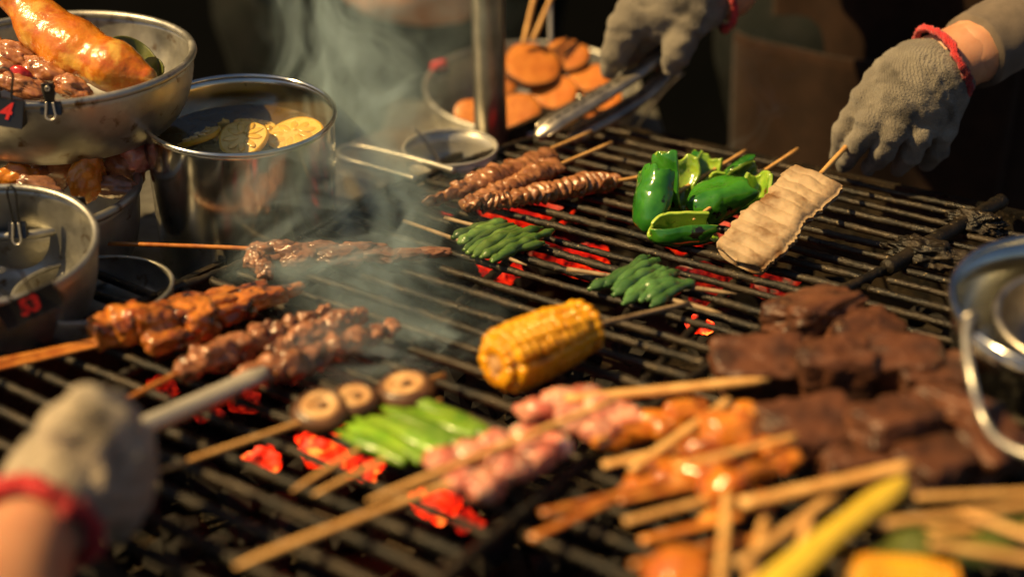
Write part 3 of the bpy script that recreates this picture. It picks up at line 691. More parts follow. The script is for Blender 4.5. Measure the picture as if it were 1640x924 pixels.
# raw pink pork skewers
def pork_skewer(label, st, chunks, seed, m='pink', r=.0018):
    root = thing('pork_skewer', label, 'skewer', P(*chunks[0][:2]), 'raw pink pork skewers')
    stick(root, P(*st[1]), P(*st[0]), r)
    for i, (px, py, rx, ry, z) in enumerate(chunks):
        c = P(px, py, z); s = S(c)
        obj('pork_piece', chunk(c, (rx / s, ry / s, ry / s * .8), RIG + FWD * random.uniform(-.3, .6), seed=seed + i, sub=4, amp=.22, freq=1.3, fine=.03), M[m], root)
pork_skewer('nearest raw pink pork skewer, long stick pointing to the lower left corner', ((376, 907, .012), (760, 760, .016)), ((740, 770, 30, 28, .014), (775, 778, 34, 34, .013), (815, 748, 36, 34, .014), (855, 730, 34, 32, .014), (890, 712, 26, 24, .014)), 130, r=.0023)
pork_skewer('raw pink pork skewer with its stick lying on top of the meat', ((588, 802, .016), (985, 640, .034)), ((715, 738, 34, 28, .012), (755, 728, 34, 28, .013), (800, 712, 36, 30, .013), (842, 700, 34, 26, .012)), 150)
pork_skewer('upper raw pink pork skewer whose flat stick runs right to the dark blocks', ((1232, 608, .034), (905, 640, .020)), ((858, 656, 34, 26, .014), (895, 648, 34, 30, .015), (935, 640, 40, 28, .016), (920, 672, 34, 28, .014), (972, 655, 44, 28, .016), (1000, 670, 34, 24, .014), (955, 690, 30, 22, .013)), 170, r=.0029)

# orange glazed pile
pile = [  # label, stick (two points px,py,z), pieces (px,py,rx,ry,z)
    ('orange glazed skewer with its stick end just under the flat pale stick', ((1168, 640, .036), (1010, 752, .022)), ((1100, 662, 42, 26, .020), (1075, 690, 34, 22, .016))),
    ('plump amber glazed skewer at the top of the pile with two round pieces', ((965, 745, .018), (1130, 708, .026)), ((1165, 690, 46, 40, .032), (1130, 720, 40, 30, .026), (1195, 660, 24, 18, .03))),
    ('orange skewer whose stick points left at the bars, upper of a crossed pair', ((866, 822, .012), (1040, 780, .014)), ((1040, 775, 40, 22, .012), (1080, 765, 44, 28, .014), (1130, 760, 40, 26, .016))),
    ('orange skewer whose lower crossed stick points to the bottom left', ((850, 862, .010), (1010, 785, .012)), ((1020, 790, 30, 18, .009), (1060, 748, 40, 20, .010))),
    ('orange glazed skewer ending in square pieces beside the dark blocks', ((1000, 836, .014), (1150, 795, .020)), ((1160, 785, 38, 28, .020), (1215, 752, 44, 22, .024), (1250, 735, 30, 26, .026), (1225, 715, 36, 16, .028))),
    ('orange skewer low in the pile, stick leaving to the left below its twin', ((1026, 866, .012), (1190, 825, .016)), ((1200, 800, 40, 22, .014), (1150, 830, 30, 18, .012))),
    ('orange skewer with its stick standing upright at the bottom of the pile', ((1152, 945, .030), (1165, 790, .030)), ((1160, 775, 30, 26, .028), (1150, 745, 28, 24, .024))),
    ('narrow brown glazed skewer behind the upper pork, mostly under the flat stick', ((1270, 704, .030), (1075, 742, .020)), ((1030, 690, 50, 18, .012), (985, 706, 40, 16, .010), (1060, 672, 44, 16, .014))),
]
for i, (lab, st, cs) in enumerate(pile):
    root = thing('glazed_skewer', lab, 'skewer', P(*cs[0][:2]), 'orange glazed skewers piled on the right')
    stick(root, P(*st[1]), P(*st[0]),   .0022, 'bamboog' if i in (2, 3, 5) else 'bamboo', tip=False, flat=(1.2, .8))
    for k, (px, py, rx, ry, z) in enumerate(cs):
        c = P(px, py, z); s = S(c)
        obj('glazed_piece', chunk(c, (rx / s, ry / s, ry / s * .85), RIG + FWD * random.uniform(-.2, .5), seed=200 + i * 9 + k, sub=4, amp=.22, freq=1.4, box=2.5, fine=.03), M['orange'], root)
    # piece of the pile the sticks rest on
# loose sticks at the bottom right: their food lies below the frame
for lab, a, b, r, m in (
        ('thick flat bamboo stick under the dark blocks, slanting across the pile', (1185, 806, .034), (1458, 744, .040), 0.0030, 'bamboo'),
        ('bamboo stick rising beside the yellow husk at the bottom', (1192, 960, .022), (1228, 815, .026), 0.0020, 'bamboo'),
        ('bamboo stick parallel to the yellow husk along its upper left side', (1180, 905, .026), (1350, 782, .032), 0.0023, 'bamboo'),
        ('lowest short pale stick poking left out of the right edge', (1488, 868, .044), (1700, 902, .044), 0.0021, 'bamboo'),
        ('pale stick fanning right, topmost at the right edge', (1455, 796, .036), (1700, 786, .036), 0.0021, 'bamboo'),
        ('pale stick fanning right, just under the topmost one', (1405, 838, .038), (1700, 800, .040), 0.0022, 'bamboo'),
        ('pale stick at the right edge sloping down to the corner', (1540, 818, .042), (1710, 880, .044), 0.0021, 'bamboo'),
        ('thin orange stick crossing under the upright stick near the bottom edge', (1010, 905, .020), (1190, 862, .024), .0019, 'bamboog'),
        ('thin stick crossing over the amber pieces toward the dark blocks', (1085, 748, .036), (1275, 698, .038), .0018, 'bamboo'),
        ('short thin stick poking out left between the two crossed pairs', (990, 802, .014), (1120, 775, .018), .0018, 'bamboog'),
        ('thin pale stick under the fan at the right edge, almost level', (1470, 850, .034), (1700, 838, .034), .0018, 'bamboo'),
        ('thin steep stick left of the yellow husk near the corner of the pile', (1262, 950, .024), (1300, 815, .030), .0018, 'bamboo'),
        ('dark stick lying in the shade below the thick flat stick', (1150, 880, .018), (1300, 838, .018), .0024, 'bamboog')):
    root = thing('bamboo_skewer', lab, 'skewer', P(*a[:2]), 'loose bamboo sticks at the bottom right')
    stick(root, P(*a), P(*b), r, m, tip=False, flat=(1.25, .75))
# yellow husk, leaves, corn at the bottom right
def husk_strip(u, v):
    a, b = P(1215, 960, .040), P(1446, 776, .040); c = lerp(a, b, .5)
    ax_ = unit(b - a); sd = unit(np.cross((0, 0, 1), ax_)); w = 27 / S(a) * np.interp(u, [0, .05, .85, .97, 1], [.9, 1, .85, .6, .25]) * (1 + .10 * np.sin(u * 9))
    return a + (b - a) * u[..., None] + sd * (w * (v * 2 - 1))[..., None] + np.array([0, 0, 1]) * (.004 * np.cos((v - .5) * 3) + .003 * np.sin(u * 3))[..., None]
tv, f1, f2, f3 = thick_sheet(husk_strip, 40, 10, .0022)
tag(obj('corn_husk', (tv, f1 + f2 + f3), M['husk']), 'bright yellow husk strip lying diagonally at the bottom right', 'husk')
for i, (a, b, w, lab) in enumerate((((1380, 905, .030), (1560, 838, .028), 46, 'dull green leaf right beside the yellow husk'), ((1530, 900, .032), (1690, 815, .030), 40, 'olive green leaf under the fanned sticks at the right edge'))):
    A0, B0 = P(*a), P(*b)
    def leaf(u, v, A0=A0, B0=B0, w=w):
        ax_ = unit(B0 - A0); sd = unit(np.cross((0, 0, 1), ax_)); ww = w / S(A0) * np.sin(np.clip(u, .03, .97) * math.pi) ** .6
        return A0 + (B0 - A0) * u[..., None] + sd * (ww * (v * 2 - 1))[..., None] + np.array([0, 0, 1]) * (.006 * np.sin(u * 3.1) - .006 * (v * 2 - 1) ** 2 + .0015 * np.sin(u * 17))[..., None]
    tv, f1, f2, f3 = thick_sheet(leaf, 36, 12, .0012)
    tag(obj('leaf', (tv, f1 + f2 + f3), M['olive']), lab, 'leaf', 'leaves under the bottom right sticks')
root = thing('corn_cob', 'corn cob half cut off by the bottom edge at the right', 'corn', P(1430, 925))
A0, B0 = P(1352, 932, .022), P(1530, 948, .022); ax = unit(B0 - A0); e1 = unit(np.cross(ax, (0, 0, 1))); e2 = np.cross(e1, ax); R2 = 50 / S(A0); L2 = np.linalg.norm(B0 - A0)
obj('core', tube([A0, B0], [R2 * .8, R2 * .8], 24, n=4), M['cob'], root)
for r_ in range(14):
    g = Geo(); ph = 2 * math.pi * r_ / 14; rd = e1 * math.cos(ph) + e2 * math.sin(ph); tg = -e1 * math.sin(ph) + e2 * math.cos(ph)
    for k in range(14):
        t = (k + .5) / 14; pr = R2 * (.95 - .35 * max(0, .15 - t) / .15 * .5 - .3 * max(0, t - .7)); g.add((xf(ico(2)[0] * [pr * .235, L2 / 14 * .58, R2 * .18], (lerp(A0, B0, t) + rd * (pr - R2 * .1), tg, ax, rd)), ico(2)[1]))
    obj('kernel_row', g, M['corn'], root)
tag(obj('glazed_meatball', chunk(P(1090, 925, .020), (.0155, .015, .014), seed=4, sub=4, amp=.1), M['orange']), 'round orange glazed ball at the bottom edge below the pile', 'meatball')

# dark brown blocks
blocks = [(1305, 500, 74, 40, .022, .3), (1215, 590, 70, 44, .020, .1), (1335, 592, 62, 56, .026, -.1), (1440, 585, 62, 50, .026, .2), (1300, 690, 80, 40, .024, .1), (1430, 680, 66, 44, .032, .5), (1392, 540, 60, 36, .020, .2),
          (1530, 660, 60, 44, .030, -.2), (1500, 740, 70, 36, .024, .2), (1590, 720, 60, 44, .024, .0), (1380, 740, 66, 34, .018, .3), (1490, 610, 56, 44, .022, .1)]
blab = ['farthest dark brown block, its corner pointing at the rail', 'leftmost dark brown block beside the flat stick end', 'upright dark red brown block in the middle of the dark pile', 'dark block right of the upright one and left of the wire bail', 'wide dark block above the thick flat stick', 'light brown topped block in the front of the dark pile',
        'dark block behind the upright middle one', 'dark block under the wire bail of the right pot', 'low dark block at the right above the fanned sticks', 'dark block under the right pot', 'shadowed block low in the front of the dark pile', 'dark block tucked behind the light brown topped one']
for i, (px, py, rx, ry, z, yaw) in enumerate(blocks):
    c = P(px, py, z); s = S(c); yaw += random.uniform(-.6, .6); ex = RIG * math.cos(yaw) + np.array([0, 1, 0]) * math.sin(yaw)
    tag(obj('dark_block', chunk(c, (rx / s * .98, rx / s * .72, ry / s * .74), ex, up=(random.uniform(-.5, .5), random.uniform(-.6, .2), 1), seed=300 + i, sub=5, amp=.14, freq=1.8, box=8.0, fine=.035), M['dark_block']), blab[i], 'food block', 'dark brown blocks piled on the right')
# ------------------------------------------------------------------ bowls, pots, cups
def place(rim, width, y, tilt, roll=0.0):
    """frame of a round vessel: rim centre at a picture point and distance y, rim width in photo pixels"""
    c = PY(*rim, y); t = R_(tilt); r = R_(roll); n = unit((math.sin(r), -math.sin(t), math.cos(t) * math.cos(r)))
    ex = unit(np.cross((0, 1, 0), n)); ey = np.cross(n, ex)
    return c, width / 2 / S(c), (c, ex, ey, n)
def vessel(root, fr, prof_out, prof_in, rim_r, m, seg=96, wob=None):
    obj('body', lathe(prof_out + prof_in, seg, fr, wob), m, root)
    R = prof_in[0][0]; a = np.linspace(0, 2 * math.pi, seg, endpoint=False)
    pts = fr[0] + np.cos(a)[:, None] * fr[1] * (R + rim_r * .3) + np.sin(a)[:, None] * fr[2] * (R + rim_r * .3)
    obj('rim', tube(pts, np.full(seg, rim_r), 10, closed=True), m, root)
def bowl(name, label, rim, width, y, tilt, roll, depth, base, m, rim_r=.0022, cat='bowl', dent=0.0):
    c, R, fr = place(rim, width, y, tilt, roll); th = .0012
    root = thing(name, label, cat, c - fr[3] * depth); po = []; pi_ = []
    for t in np.linspace(0, 1, 14): po.append((base + (R - base) * (math.sin(t * math.pi / 2) ** .85), -depth + depth * (1 - math.cos(t * math.pi / 2)) ** .95))
    po = [(0, -depth)] + po; pi_ = [(max(0, r - th), z + th * .6) for r, z in reversed(po)]
    vessel(root, fr, po, pi_, rim_r, m, wob=(lambda v: v * (1 + dent * fbm(v * 22, 3, 2))[..., None]) if dent else None); return root, c, R, fr
def on(fr, x, y, z=0.0): return fr[0] + fr[1] * x + fr[2] * y + fr[3] * z
def clip(label, p, right, up, w, h, handle_up, text=None, flat_handle=False, group='binder clips on the bowl rims'):
    """a binder clip: black sprung body, wire or flat handles, painted mark"""
    right = unit(right); up = unit(np.asarray(up) - right * (np.asarray(up) @ right)); out = unit(np.cross(right, up))
    root = thing('binder_clip', label, 'clip', p - up * h); d = h * .55
    prof = [(-d * .10, h * .0), (d * .10, h * .0), (d * .62, -h), (d * .70, -h * 1.08), (-d * .70, -h * 1.08), (-d * .62, -h)]
    v = np.array([[sx * w / 2, a, b_] for sx in (-1, 1) for a, b_ in prof]); n = len(prof)
    f = [(i, (i + 1) % n, n + (i + 1) % n, n + i) for i in range(n)] + [tuple(range(n - 1, -1, -1)), tuple(range(n, 2 * n))]
    sharp(obj('clip_body', (xf(v, (p, right, out, up)), f), M['black'], root))
    for sgn in ((1,) if text else (1, -1)):
        if flat_handle and sgn == 1:
            def pl_(u, v_):
                ww = w * .24 * (1 + .35 * np.clip(np.sin(u * 3.1 - .5), 0, 1)) ; hh = u * h * 1.7
                return p + up * hh[..., None] + out * (d * .15 + .001 * u)[..., None] + right * (ww * (v_ * 2 - 1))[..., None]
            tv, a1, a2, a3 = thick_sheet(pl_, 14, 7, .0009); obj('flat_handle', (tv, a1 + a2 + a3), M['black'], root)
            a = np.linspace(0, 2 * math.pi, 16, endpoint=False); q = p + up * h * 1.25 + out * (d * .15 + .0017)
            obj('eyelet', tube(q + np.cos(a)[:, None] * right * w * .10 + np.sin(a)[:, None] * up * w * .10, np.full(16, .0006), 6, closed=True), M['wire'], root)
            continue
        hl_ = handle_up if sgn == 1 else h * 1.5; dirv = up if sgn == 1 else unit(-up + out * .25)
        bp = p + out * (sgn * d * .12) if sgn == 1 else p + out * d * .4
        q = [bp - right * w * .16, bp - right * w * .20 + dirv * hl_ * .5, bp - right * w * .26 + dirv * hl_ * .8, bp - right * w * .12 + dirv * hl_, bp + right * w * .12 + dirv * hl_, bp + right * w * .26 + dirv * hl_ * .8, bp + right * w * .20 + dirv * hl_ * .5, bp + right * w * .16]
        obj('wire_handle', tube(q, .0008, 7, n=44), M['black'] if sgn == 1 else M['wire'], root)
    if text:
        cu = bpy.data.curves.new('mark', 'FONT'); cu.body = text; cu.size = h * .95; cu.align_x = 'CENTER'; cu.align_y = 'CENTER'; cu.extrude = .0001; cu.offset = h * .022; cu.shear = .25
        to = bpy.data.objects.new('tmp', cu); COL.objects.link(to); bpy.context.view_layer.update()
        me = bpy.data.meshes.new_from_object(to.evaluated_get(bpy.context.evaluated_depsgraph_get())); bpy.data.objects.remove(to); bpy.data.curves.remove(cu)
        v = np.array([q.co[:] for q in me.vertices]); f = [tuple(q.vertices) for q in me.polygons]; bpy.data.meshes.remove(me)
        # the print lies on the sloping outer face of the body
        fa = unit(up * -h + out * d * .52); fn = unit(np.cross(right, -fa)); c0 = p + out * d * .36 - up * h * .5 + fn * .0006
        obj('painted_mark', (xf(v, (c0, right, -fa, fn)), f), M['red'], root, smooth=False)
    return root

# steel pot of lemon broth
c, R, pf = place((384, 182), 304, .975, 6.5, 2.0)
root = thing('steel_pot', 'tall polished steel pot of dark broth with lemon slices', 'pot', c - pf[3] * .118)
hp = float(c[2] + .036) / pf[3][2]
po = [(0, -hp), (R * .90, -hp), (R * .955, -hp + .004), (R * .97, -hp + .012), (R * .985, -hp * .4), (R * .995, -.004), (R * 1.0, 0)]
pi_ = [(R * .988, 0), (R * .978, -.006), (R * .965, -hp * .5), (R * .95, -hp + .012), (R * .92, -hp + .004), (0, -hp + .003)]
vessel(root, pf, po, pi_, .0019, M['potsteel'], 128)
bz = -.024
tag(obj('broth', lathe([(R * .972, bz), (R * .9, bz - .0004), (R * .5, bz - .0005), (0, bz - .0005)], 96, pf), M['broth']), 'dark glossy lemon broth filling the steel pot', 'broth')
def in_pot(px, py, fr=None, z=None):       # picture point onto the broth plane
    fr = fr or pf; d = ray(px, py); n = fr[3]; q = fr[0] + n * (bz if z is None else z); t = ((q - CAM) @ n) / (d @ n); return CAM + d * t
for i, (px, py, rp, tl, tw, lab) in enumerate(((473, 222, 46, (.02, -.10), .3, 'largest lemon slice floating at the right inside the steel pot'), (392, 232, 40, (-.05, -.22), 1.2, 'curled lemon slice at the front inside the steel pot'), (408, 207, 34, (.2, .1), 2, 'half sunk lemon slice toward the back of the pot'), (318, 222, 38, (-.2, .1), 2.6, 'pale lemon slice under the broth at the left of the pot'))):
    c_ = in_pot(px, py) + pf[3] * (.003 if i < 2 else .0005); r = rp / S(c_)
    n_ = unit(pf[3] + pf[1] * tl[0] + pf[2] * tl[1]); ex = unit(np.cross(pf[2], n_)); ey = np.cross(n_, ex)
    ex, ey = ex * math.cos(tw) + ey * math.sin(tw), -ex * math.sin(tw) + ey * math.cos(tw)
    warp = lambda v, s=i: np.concatenate([v[..., :2], v[..., 2:] + (.0028 * np.sin(v[..., :1] / .012 + s) * (1.6 if s == 1 else 1))], -1)
    lm = thing('lemon_slice', lab, 'lemon slice', c_, 'lemon slices in the broth')
    obj('rind', lathe([(r * .90, -.0022), (r, -.0015), (r * 1.01, 0), (r, .0015), (r * .92, .0021)], 40, (c_, ex, ey, n_), warp), M['rind'], lm)
    obj('pith', lathe([(r * .93, .002), (r * .84, .0018), (0, .0014)], 40, (c_, ex, ey, n_), warp), M['pith'], lm)
    for k in range(9):
        a = 2 * math.pi * k / 9; q = c_ + (ex * math.cos(a) + ey * math.sin(a)) * r * .48 + n_ * (.0014 + .0028 * math.sin((r * .48 * math.cos(a)) / .012 + i) * (1.6 if i == 1 else 1))
        obj('segment', chunk(q, (r * .37, r * .165, .0010), ex * math.cos(a) + ey * math.sin(a), n_, seed=k, sub=2, amp=.12), M['lemonf'], lm)
for i, (px, py, lab) in enumerate(((359, 205, 'pale curled garlic bit standing in the broth at the back'), (335, 214, 'small ragged pale scrap floating at the left in the broth'), (346, 222, 'thin pale scrap floating at the front left in the broth'), (430, 214, 'small golden scrap between the lemon slices'))):
    c_ = in_pot(px, py) + pf[3] * .002
    tag(obj('garlic_bit', chunk(c_, (.0045, .0026, .0048 if i == 0 else .0020), rng.normal(size=3), pf[3], seed=500 + i, sub=3, amp=.4, freq=2), M['pith'] if i < 1 else M['lemonf']), lab, 'scrap', 'scraps floating in the broth')

# top left bowl with drumstick
root, c, R, tf = bowl('steel_bowl', 'steel bowl at the top left holding a roast drumstick', (93, 90), 424, .99, 4.0, 1.0, .058, .060, M['alum'], .0030)
dz = .055
def TY(px, py, dy=0.0): return PY(px, py, c[1] + dy)
v = sdf([(TY(-34, -60, .03), TY(20, -10, .015), .008, .0100), (TY(20, -10, .015), TY(70, 44, 0), .0100, .0165), (TY(70, 44, 0), TY(120, 80, -.015), .0165, .0198), (TY(120, 80, -.015), TY(186, 108, -.035), .0198, .0155), (TY(186, 108, -.035), TY(236, 122, -.045), .0155, .0065)], .0012, .014,
        disp=lambda q: .0007 * fbm(q * 50, 3, 3) + .0003 * vnoise(q * 300, 8))
tag(obj('roast_drumstick', v, M['drum']), 'big orange roasted drumstick leaning across the top left bowl', 'drumstick')
for i, (px, py, dy, rx, ry, lab) in enumerate(((-20, 78, 0, 44, 22, 'braised pork strip at the far left under the drumstick'), (30, 95, -.01, 42, 24, 'braised pork strip right behind the flat clip, the upper one'), (75, 118, -.03, 46, 26, 'braised pork strip right behind the flat clip, the lower one'), (115, 140, -.05, 34, 18, 'small braised pork end at the bowl rim right of the flat clip'), (38, 138, -.06, 40, 18, 'dark pork piece between the two top clips'), (0, 118, -.04, 40, 26, 'reddish pork piece behind the marked clip'))):
    q = TY(px, py, dy); s = S(q)
    tag(obj('braised_pork', chunk(q, (rx / s, ry / s, ry / s), RIG - UPC * .45, seed=520 + i, sub=5, amp=.24, freq=1.5, fine=.025), M['pork']), lab, 'pork piece', 'braised pork in the top left bowl')
tag(obj('red_chilli', chunk(TY(34, 118, -.055), (.008, .005, .005), RIG - UPC * .3, seed=2, sub=3, amp=.15), M['chili']), 'bit of red chilli among the pork in the top left bowl', 'chilli')
for i, (px, py, dy, lab) in enumerate(((212, 84, .012, 'green cucumber leaf lining the bowl behind the drumstick'), (246, 108, .0, 'small green leaf between drumstick tip and bowl wall'))):
    q = TY(px, py, dy); s = S(q)
    lf = lambda u, v_, q=q, i=i: q + RIG * ((u - .5) * (.034 if i == 0 else .014))[..., None] + UPC * ((v_ - .5) * np.sin(np.clip(u, .04, .96) * math.pi) ** .6 * (.022 if i == 0 else .016) - .012 * (u - .5) * (1 if i == 0 else .2))[..., None] + TOC * (.006 * np.cos(u * 5) - .010 * (u - .4) ** 2)[..., None]
    tv, a1, a2, a3 = thick_sheet(lf, 20, 14, .0012); tag(obj('leaf', (tv, a1 + a2 + a3), M['olive']), lab, 'leaf', 'leaves in the top left bowl')
def rimpt(fr, R, px):                       # front rim point below picture column px
    best = min((on(fr, R * math.cos(a), R * math.sin(a)) for a in np.linspace(math.pi, 2 * math.pi, 400)), key=lambda q: abs(CX + FPX * (q - CAM) @ RIG / ((q - CAM) @ FWD) - px)); return best
q1, q2 = rimpt(tf, R, 84), rimpt(tf, R, 14)
clip('black binder clip with a flat upright handle on the top left bowl', q1 + tf[3] * .003 - np.array([0, .002, 0]), RIG + .05 * FWD, tf[3], .014, .008, .018, flat_handle=True)
clip('black binder clip with a red mark 4 on the top left bowl rim', q2 + tf[3] * .006 - np.array([0, .002, 0]), RIG - .15 * UPC, tf[3], .024, .017, .022, '4')

# bowl underneath with more meat
root, c2, R2_, lf_ = bowl('enamel_bowl', 'ridged bowl of meats under the top left bowl', (52, 306), 330, .93, 3.0, 0.0, .060, .055, M['alum'], .0035)
for i, (px, py, dy, rx, ry, m, lab) in enumerate(((25, 282, -.01, 34, 22, 'drum', 'orange meat piece at the far left of the lower bowl'), (90, 268, .02, 40, 34, 'pork', 'greenish brown wing piece in the middle of the lower bowl'), (140, 282, .0, 26, 44, 'drum', 'long pale skin strip in the lower bowl'), (185, 272, .03, 40, 40, 'pork', 'dark meat piece in the right half of the lower bowl'), (214, 258, .03, 26, 30, 'pink', 'reddish meat end beside the steel pot'), (60, 300, -.03, 40, 18, 'flat_meat', 'dark scrap behind the two lower clips'), (180, 300, .0, 40, 18, 'flat_meat', 'dark scrap at the right rim of the lower bowl'))):
    q = PY(px, py, c2[1] + dy); s = S(q)
    tag(obj('meat_piece', chunk(q, (rx / s, ry / s * .9, ry / s), RIG + UPC * random.uniform(-.6, .3), seed=540 + i, sub=4, amp=.25, freq=1.6, fine=.04), M[m]), lab, 'meat', 'meat in the lower bowl')
clip('small binder clip with tall wire handle on the lower bowl, the left one', rimpt(lf_, R2_, 34) + np.array([0, -.004, .012]), RIG, (0, 0, 1), .012, .010, .026)
clip('binder clip with a round flat handle on the lower bowl rim', rimpt(lf_, R2_, 134) + np.array([0, -.003, .006]), RIG, (0, 0, 1), .016, .009, .016, flat_handle=True)

# left aluminium bowl
root, c3, R3, af = bowl('aluminium_bowl', 'empty tilted aluminium bowl at the left edge with a red marked clip', (-14, 388), 326, .80, 11.5, 4.0, .062, .040, M['alum'], .0024, dent=.012)
clip('large black binder clip marked 53 in red on the aluminium bowl', rimpt(af, R3, 40) + af[3] * .003 + np.array([0, -.004, 0]), RIG * .9 + UPC * .42, af[3], .038, .014, .022, '53')

# dish on the table
root, c4, R4, df = bowl('steel_dish', 'shallow steel dish lying between the aluminium bowl and the pot', (150, 462), 250, .82, 0.0, 0.0, .020, .045, M['alum'], .0016, cat='dish')

# small cup
c5, R5, cf = place((721, 236), 150, 1.115, 3.0)
root = thing('steel_cup', 'small steel cup standing behind the grate edge', 'cup', c5 - cf[3] * .05)
hc = (c5[2] + .036)
vessel(root, cf, [(0, -hc), (R5 * .84, -hc), (R5 * .88, -hc + .003), (R5 * .97, -.012), (R5 * 1.0, 0)], [(R5 * .985, 0), (R5 * .95, -.012), (R5 * .86, -hc + .004), (0, -hc + .003)], .0014, M['cup'], 72)
q = on(cf, 0, 0, -.036); tag(obj('sauce', lathe([(R5 * .89, 0), (R5 * .5, -.0003), (0, -.0003)], 60, (q, cf[1], cf[2], cf[3])), M['broth']), 'thin dark sauce inside the small steel cup', 'sauce')
sp = thing('spoon', 'thin steel spoon handle poking up from the small cup', 'spoon', on(cf, -R5 * .3, .01, -.02))
obj('handle', tube([PY(660, 204, 1.135), PY(676, 218, 1.13), on(cf, -R5 * .1, .012, -.03)], [.0014, .0017, .002], 8, n=20, flat=(1.5, .6)), M['steel'], sp)
# pole
pp0 = PY(787, 250, 1.20); pp1 = PY(779, -60, 1.20); rp_ = 26 / S(pp0)
root = thing('steel_pole', 'round steel pole rising from the table behind the small cup', 'pole', np.r_[pp0[:2], -.036])
pd = unit(pp1 - pp0); t0 = (-.036 - pp0[2]) / pd[2]
obj('shaft', tube(np.linspace(pp0 + pd * t0, pp0 + pd * 1.9, 30), rp_, 32), M['polesteel'], root)
obj('base_flange', lathe([(0, 0), (rp_ * 1.9, 0), (rp_ * 1.9, .003), (rp_ * 1.15, .0045), (rp_ * 1.06, .009)], 40, (np.r_[(pp0 + pd * t0)[:2], -.0368], RIG, np.array([0, 1.0, 0]), np.array([0, 0, 1.0]))), M['steel'], root)

# sweet potato bowl
root, c6, R6, sf = bowl('enamel_bowl', 'pale bowl of orange sweet potato slices behind the pole', (853, 138), 344, 1.345, 8.0, 0.0, .060, .060, M['alum'], .0030)
tbk = thing('side_table', 'small dark table behind the grill carrying the sweet potato bowl', 'table', (c6[0], c6[1], -.86))
zt = (c6 - sf[3] * .062)[2]
obj('table_top', boxg((c6[0] - .16, c6[1] - .11, zt - .02), (c6[0] + .14, c6[1] + .16, zt - .004)), M['ledge'], tbk, smooth=False)
for sx in (-.14, .12):
    for sy in (-.09, .14): obj('leg', boxg((c6[0] + sx - .012, c6[1] + sy - .012, -.86), (c6[0] + sx + .012, c6[1] + sy + .012, zt - .0205)), M['ledge'], tbk, smooth=False)
slices = [(852, 106, 46, 46, 0, 'largest sweet potato slice leaning at the top of the bowl'), (908, 92, 36, 34, .02, 'sweet potato slice at the back right of the bowl'), (888, 150, 40, 34, -.02, 'sweet potato slice in the middle of the bowl'), (830, 182, 36, 38, -.045, 'front sweet potato slice right of the pole'), (760, 182, 34, 24, -.03, 'sweet potato slice left of the pole'),
          (945, 128, 36, 30, .0, 'sweet potato slice at the right side behind the tongs'), (962, 160, 34, 28, -.02, 'sweet potato slice under the far tongs'), (880, 196, 34, 26, -.04, 'lowest sweet potato slice under the middle one'), (925, 185, 36, 26, -.03, 'sweet potato slice partly hidden by the tongs tip'), (800, 130, 30, 36, .02, 'sweet potato slice mostly behind the pole')]
for i, (px, py, rx, ry, dy, lab) in enumerate(slices):
    q = PY(px, py, c6[1] + dy - .02); s = S(q); n_ = unit(TOC + UPC * random.uniform(.0, .8) + RIG * random.uniform(-.6, .6))
    X_, Y_, Z_ = axes(RIG + UPC * random.uniform(-.2, .2), n_); root_ = thing('sweet_potato_slice', lab, 'sweet potato slice', q - Z_ * .006, 'sweet potato slices in the bowl'); A_, B_, h_ = rx / s, ry / s, .0040
    el_ = lambda v, A_=A_, B_=B_, i=i: v * np.array([A_, B_, 1]) * (np.array([1, 1, 0]) * (1 + .10 * vnoise(v[..., :] * np.array([1.6, 1.6, 0]) + i * 7, i))[..., None] + np.array([0, 0, 1])) + np.array([0, 0, 1]) * (.0003 * fbm(v * np.array([6, 6, 0]) + i, i, 2))[..., None]
    obj('flesh', lathe([(0, -h_), (.90, -h_), (.97, -h_ * .8), (.97, h_ * .8), (.92, h_), (.6, h_), (.3, h_), (0, h_)], 44, (q, X_, Y_, Z_), el_), M['potato'], root_)
    obj('peel', lathe([(.93, -h_ * .9), (1.0, -h_ * .85), (1.0, h_ * .85), (.965, h_ * 1.02), (.93, h_ * 1.0)], 44, (q, X_, Y_, Z_), el_), M['peel'], root_)
for a, b, m, lab in (((862, -30), (838, 72), 'bamboo', 'bamboo stick standing in the sweet potatoes, nearest the pole'), ((892, -25), (853, 66), 'bamboo', 'pale bamboo stick standing in the sweet potatoes, slanting right'), ((881, -20), (882, 70), 'wire', 'thin grey metal stick standing upright in the sweet potatoes')):
    rt = thing('bamboo_skewer' if m == 'bamboo' else 'metal_skewer', lab, 'skewer', PY(*b, c6[1])); stick(rt, PY(*a, c6[1] + .01), PY(*b, c6[1] - .01), .0024, m, tip=False)
q = on(sf, R6 * math.cos(2.75), R6 * math.sin(2.75)); clip('red topped binder clip at the left rim of the sweet potato bowl', PY(702, 112, q[1]) + UPC * .004, RIG + UPC * .15, UPC, .020, .010, .010)
tag(obj('clip_flag', chunk(PY(703, 105, q[1] - .008), (.0085, .003, .005), RIG + UPC * .2, seed=1, sub=3, amp=.15, box=4), M['red']), 'small red tab on the clip of the sweet potato bowl', 'tab')

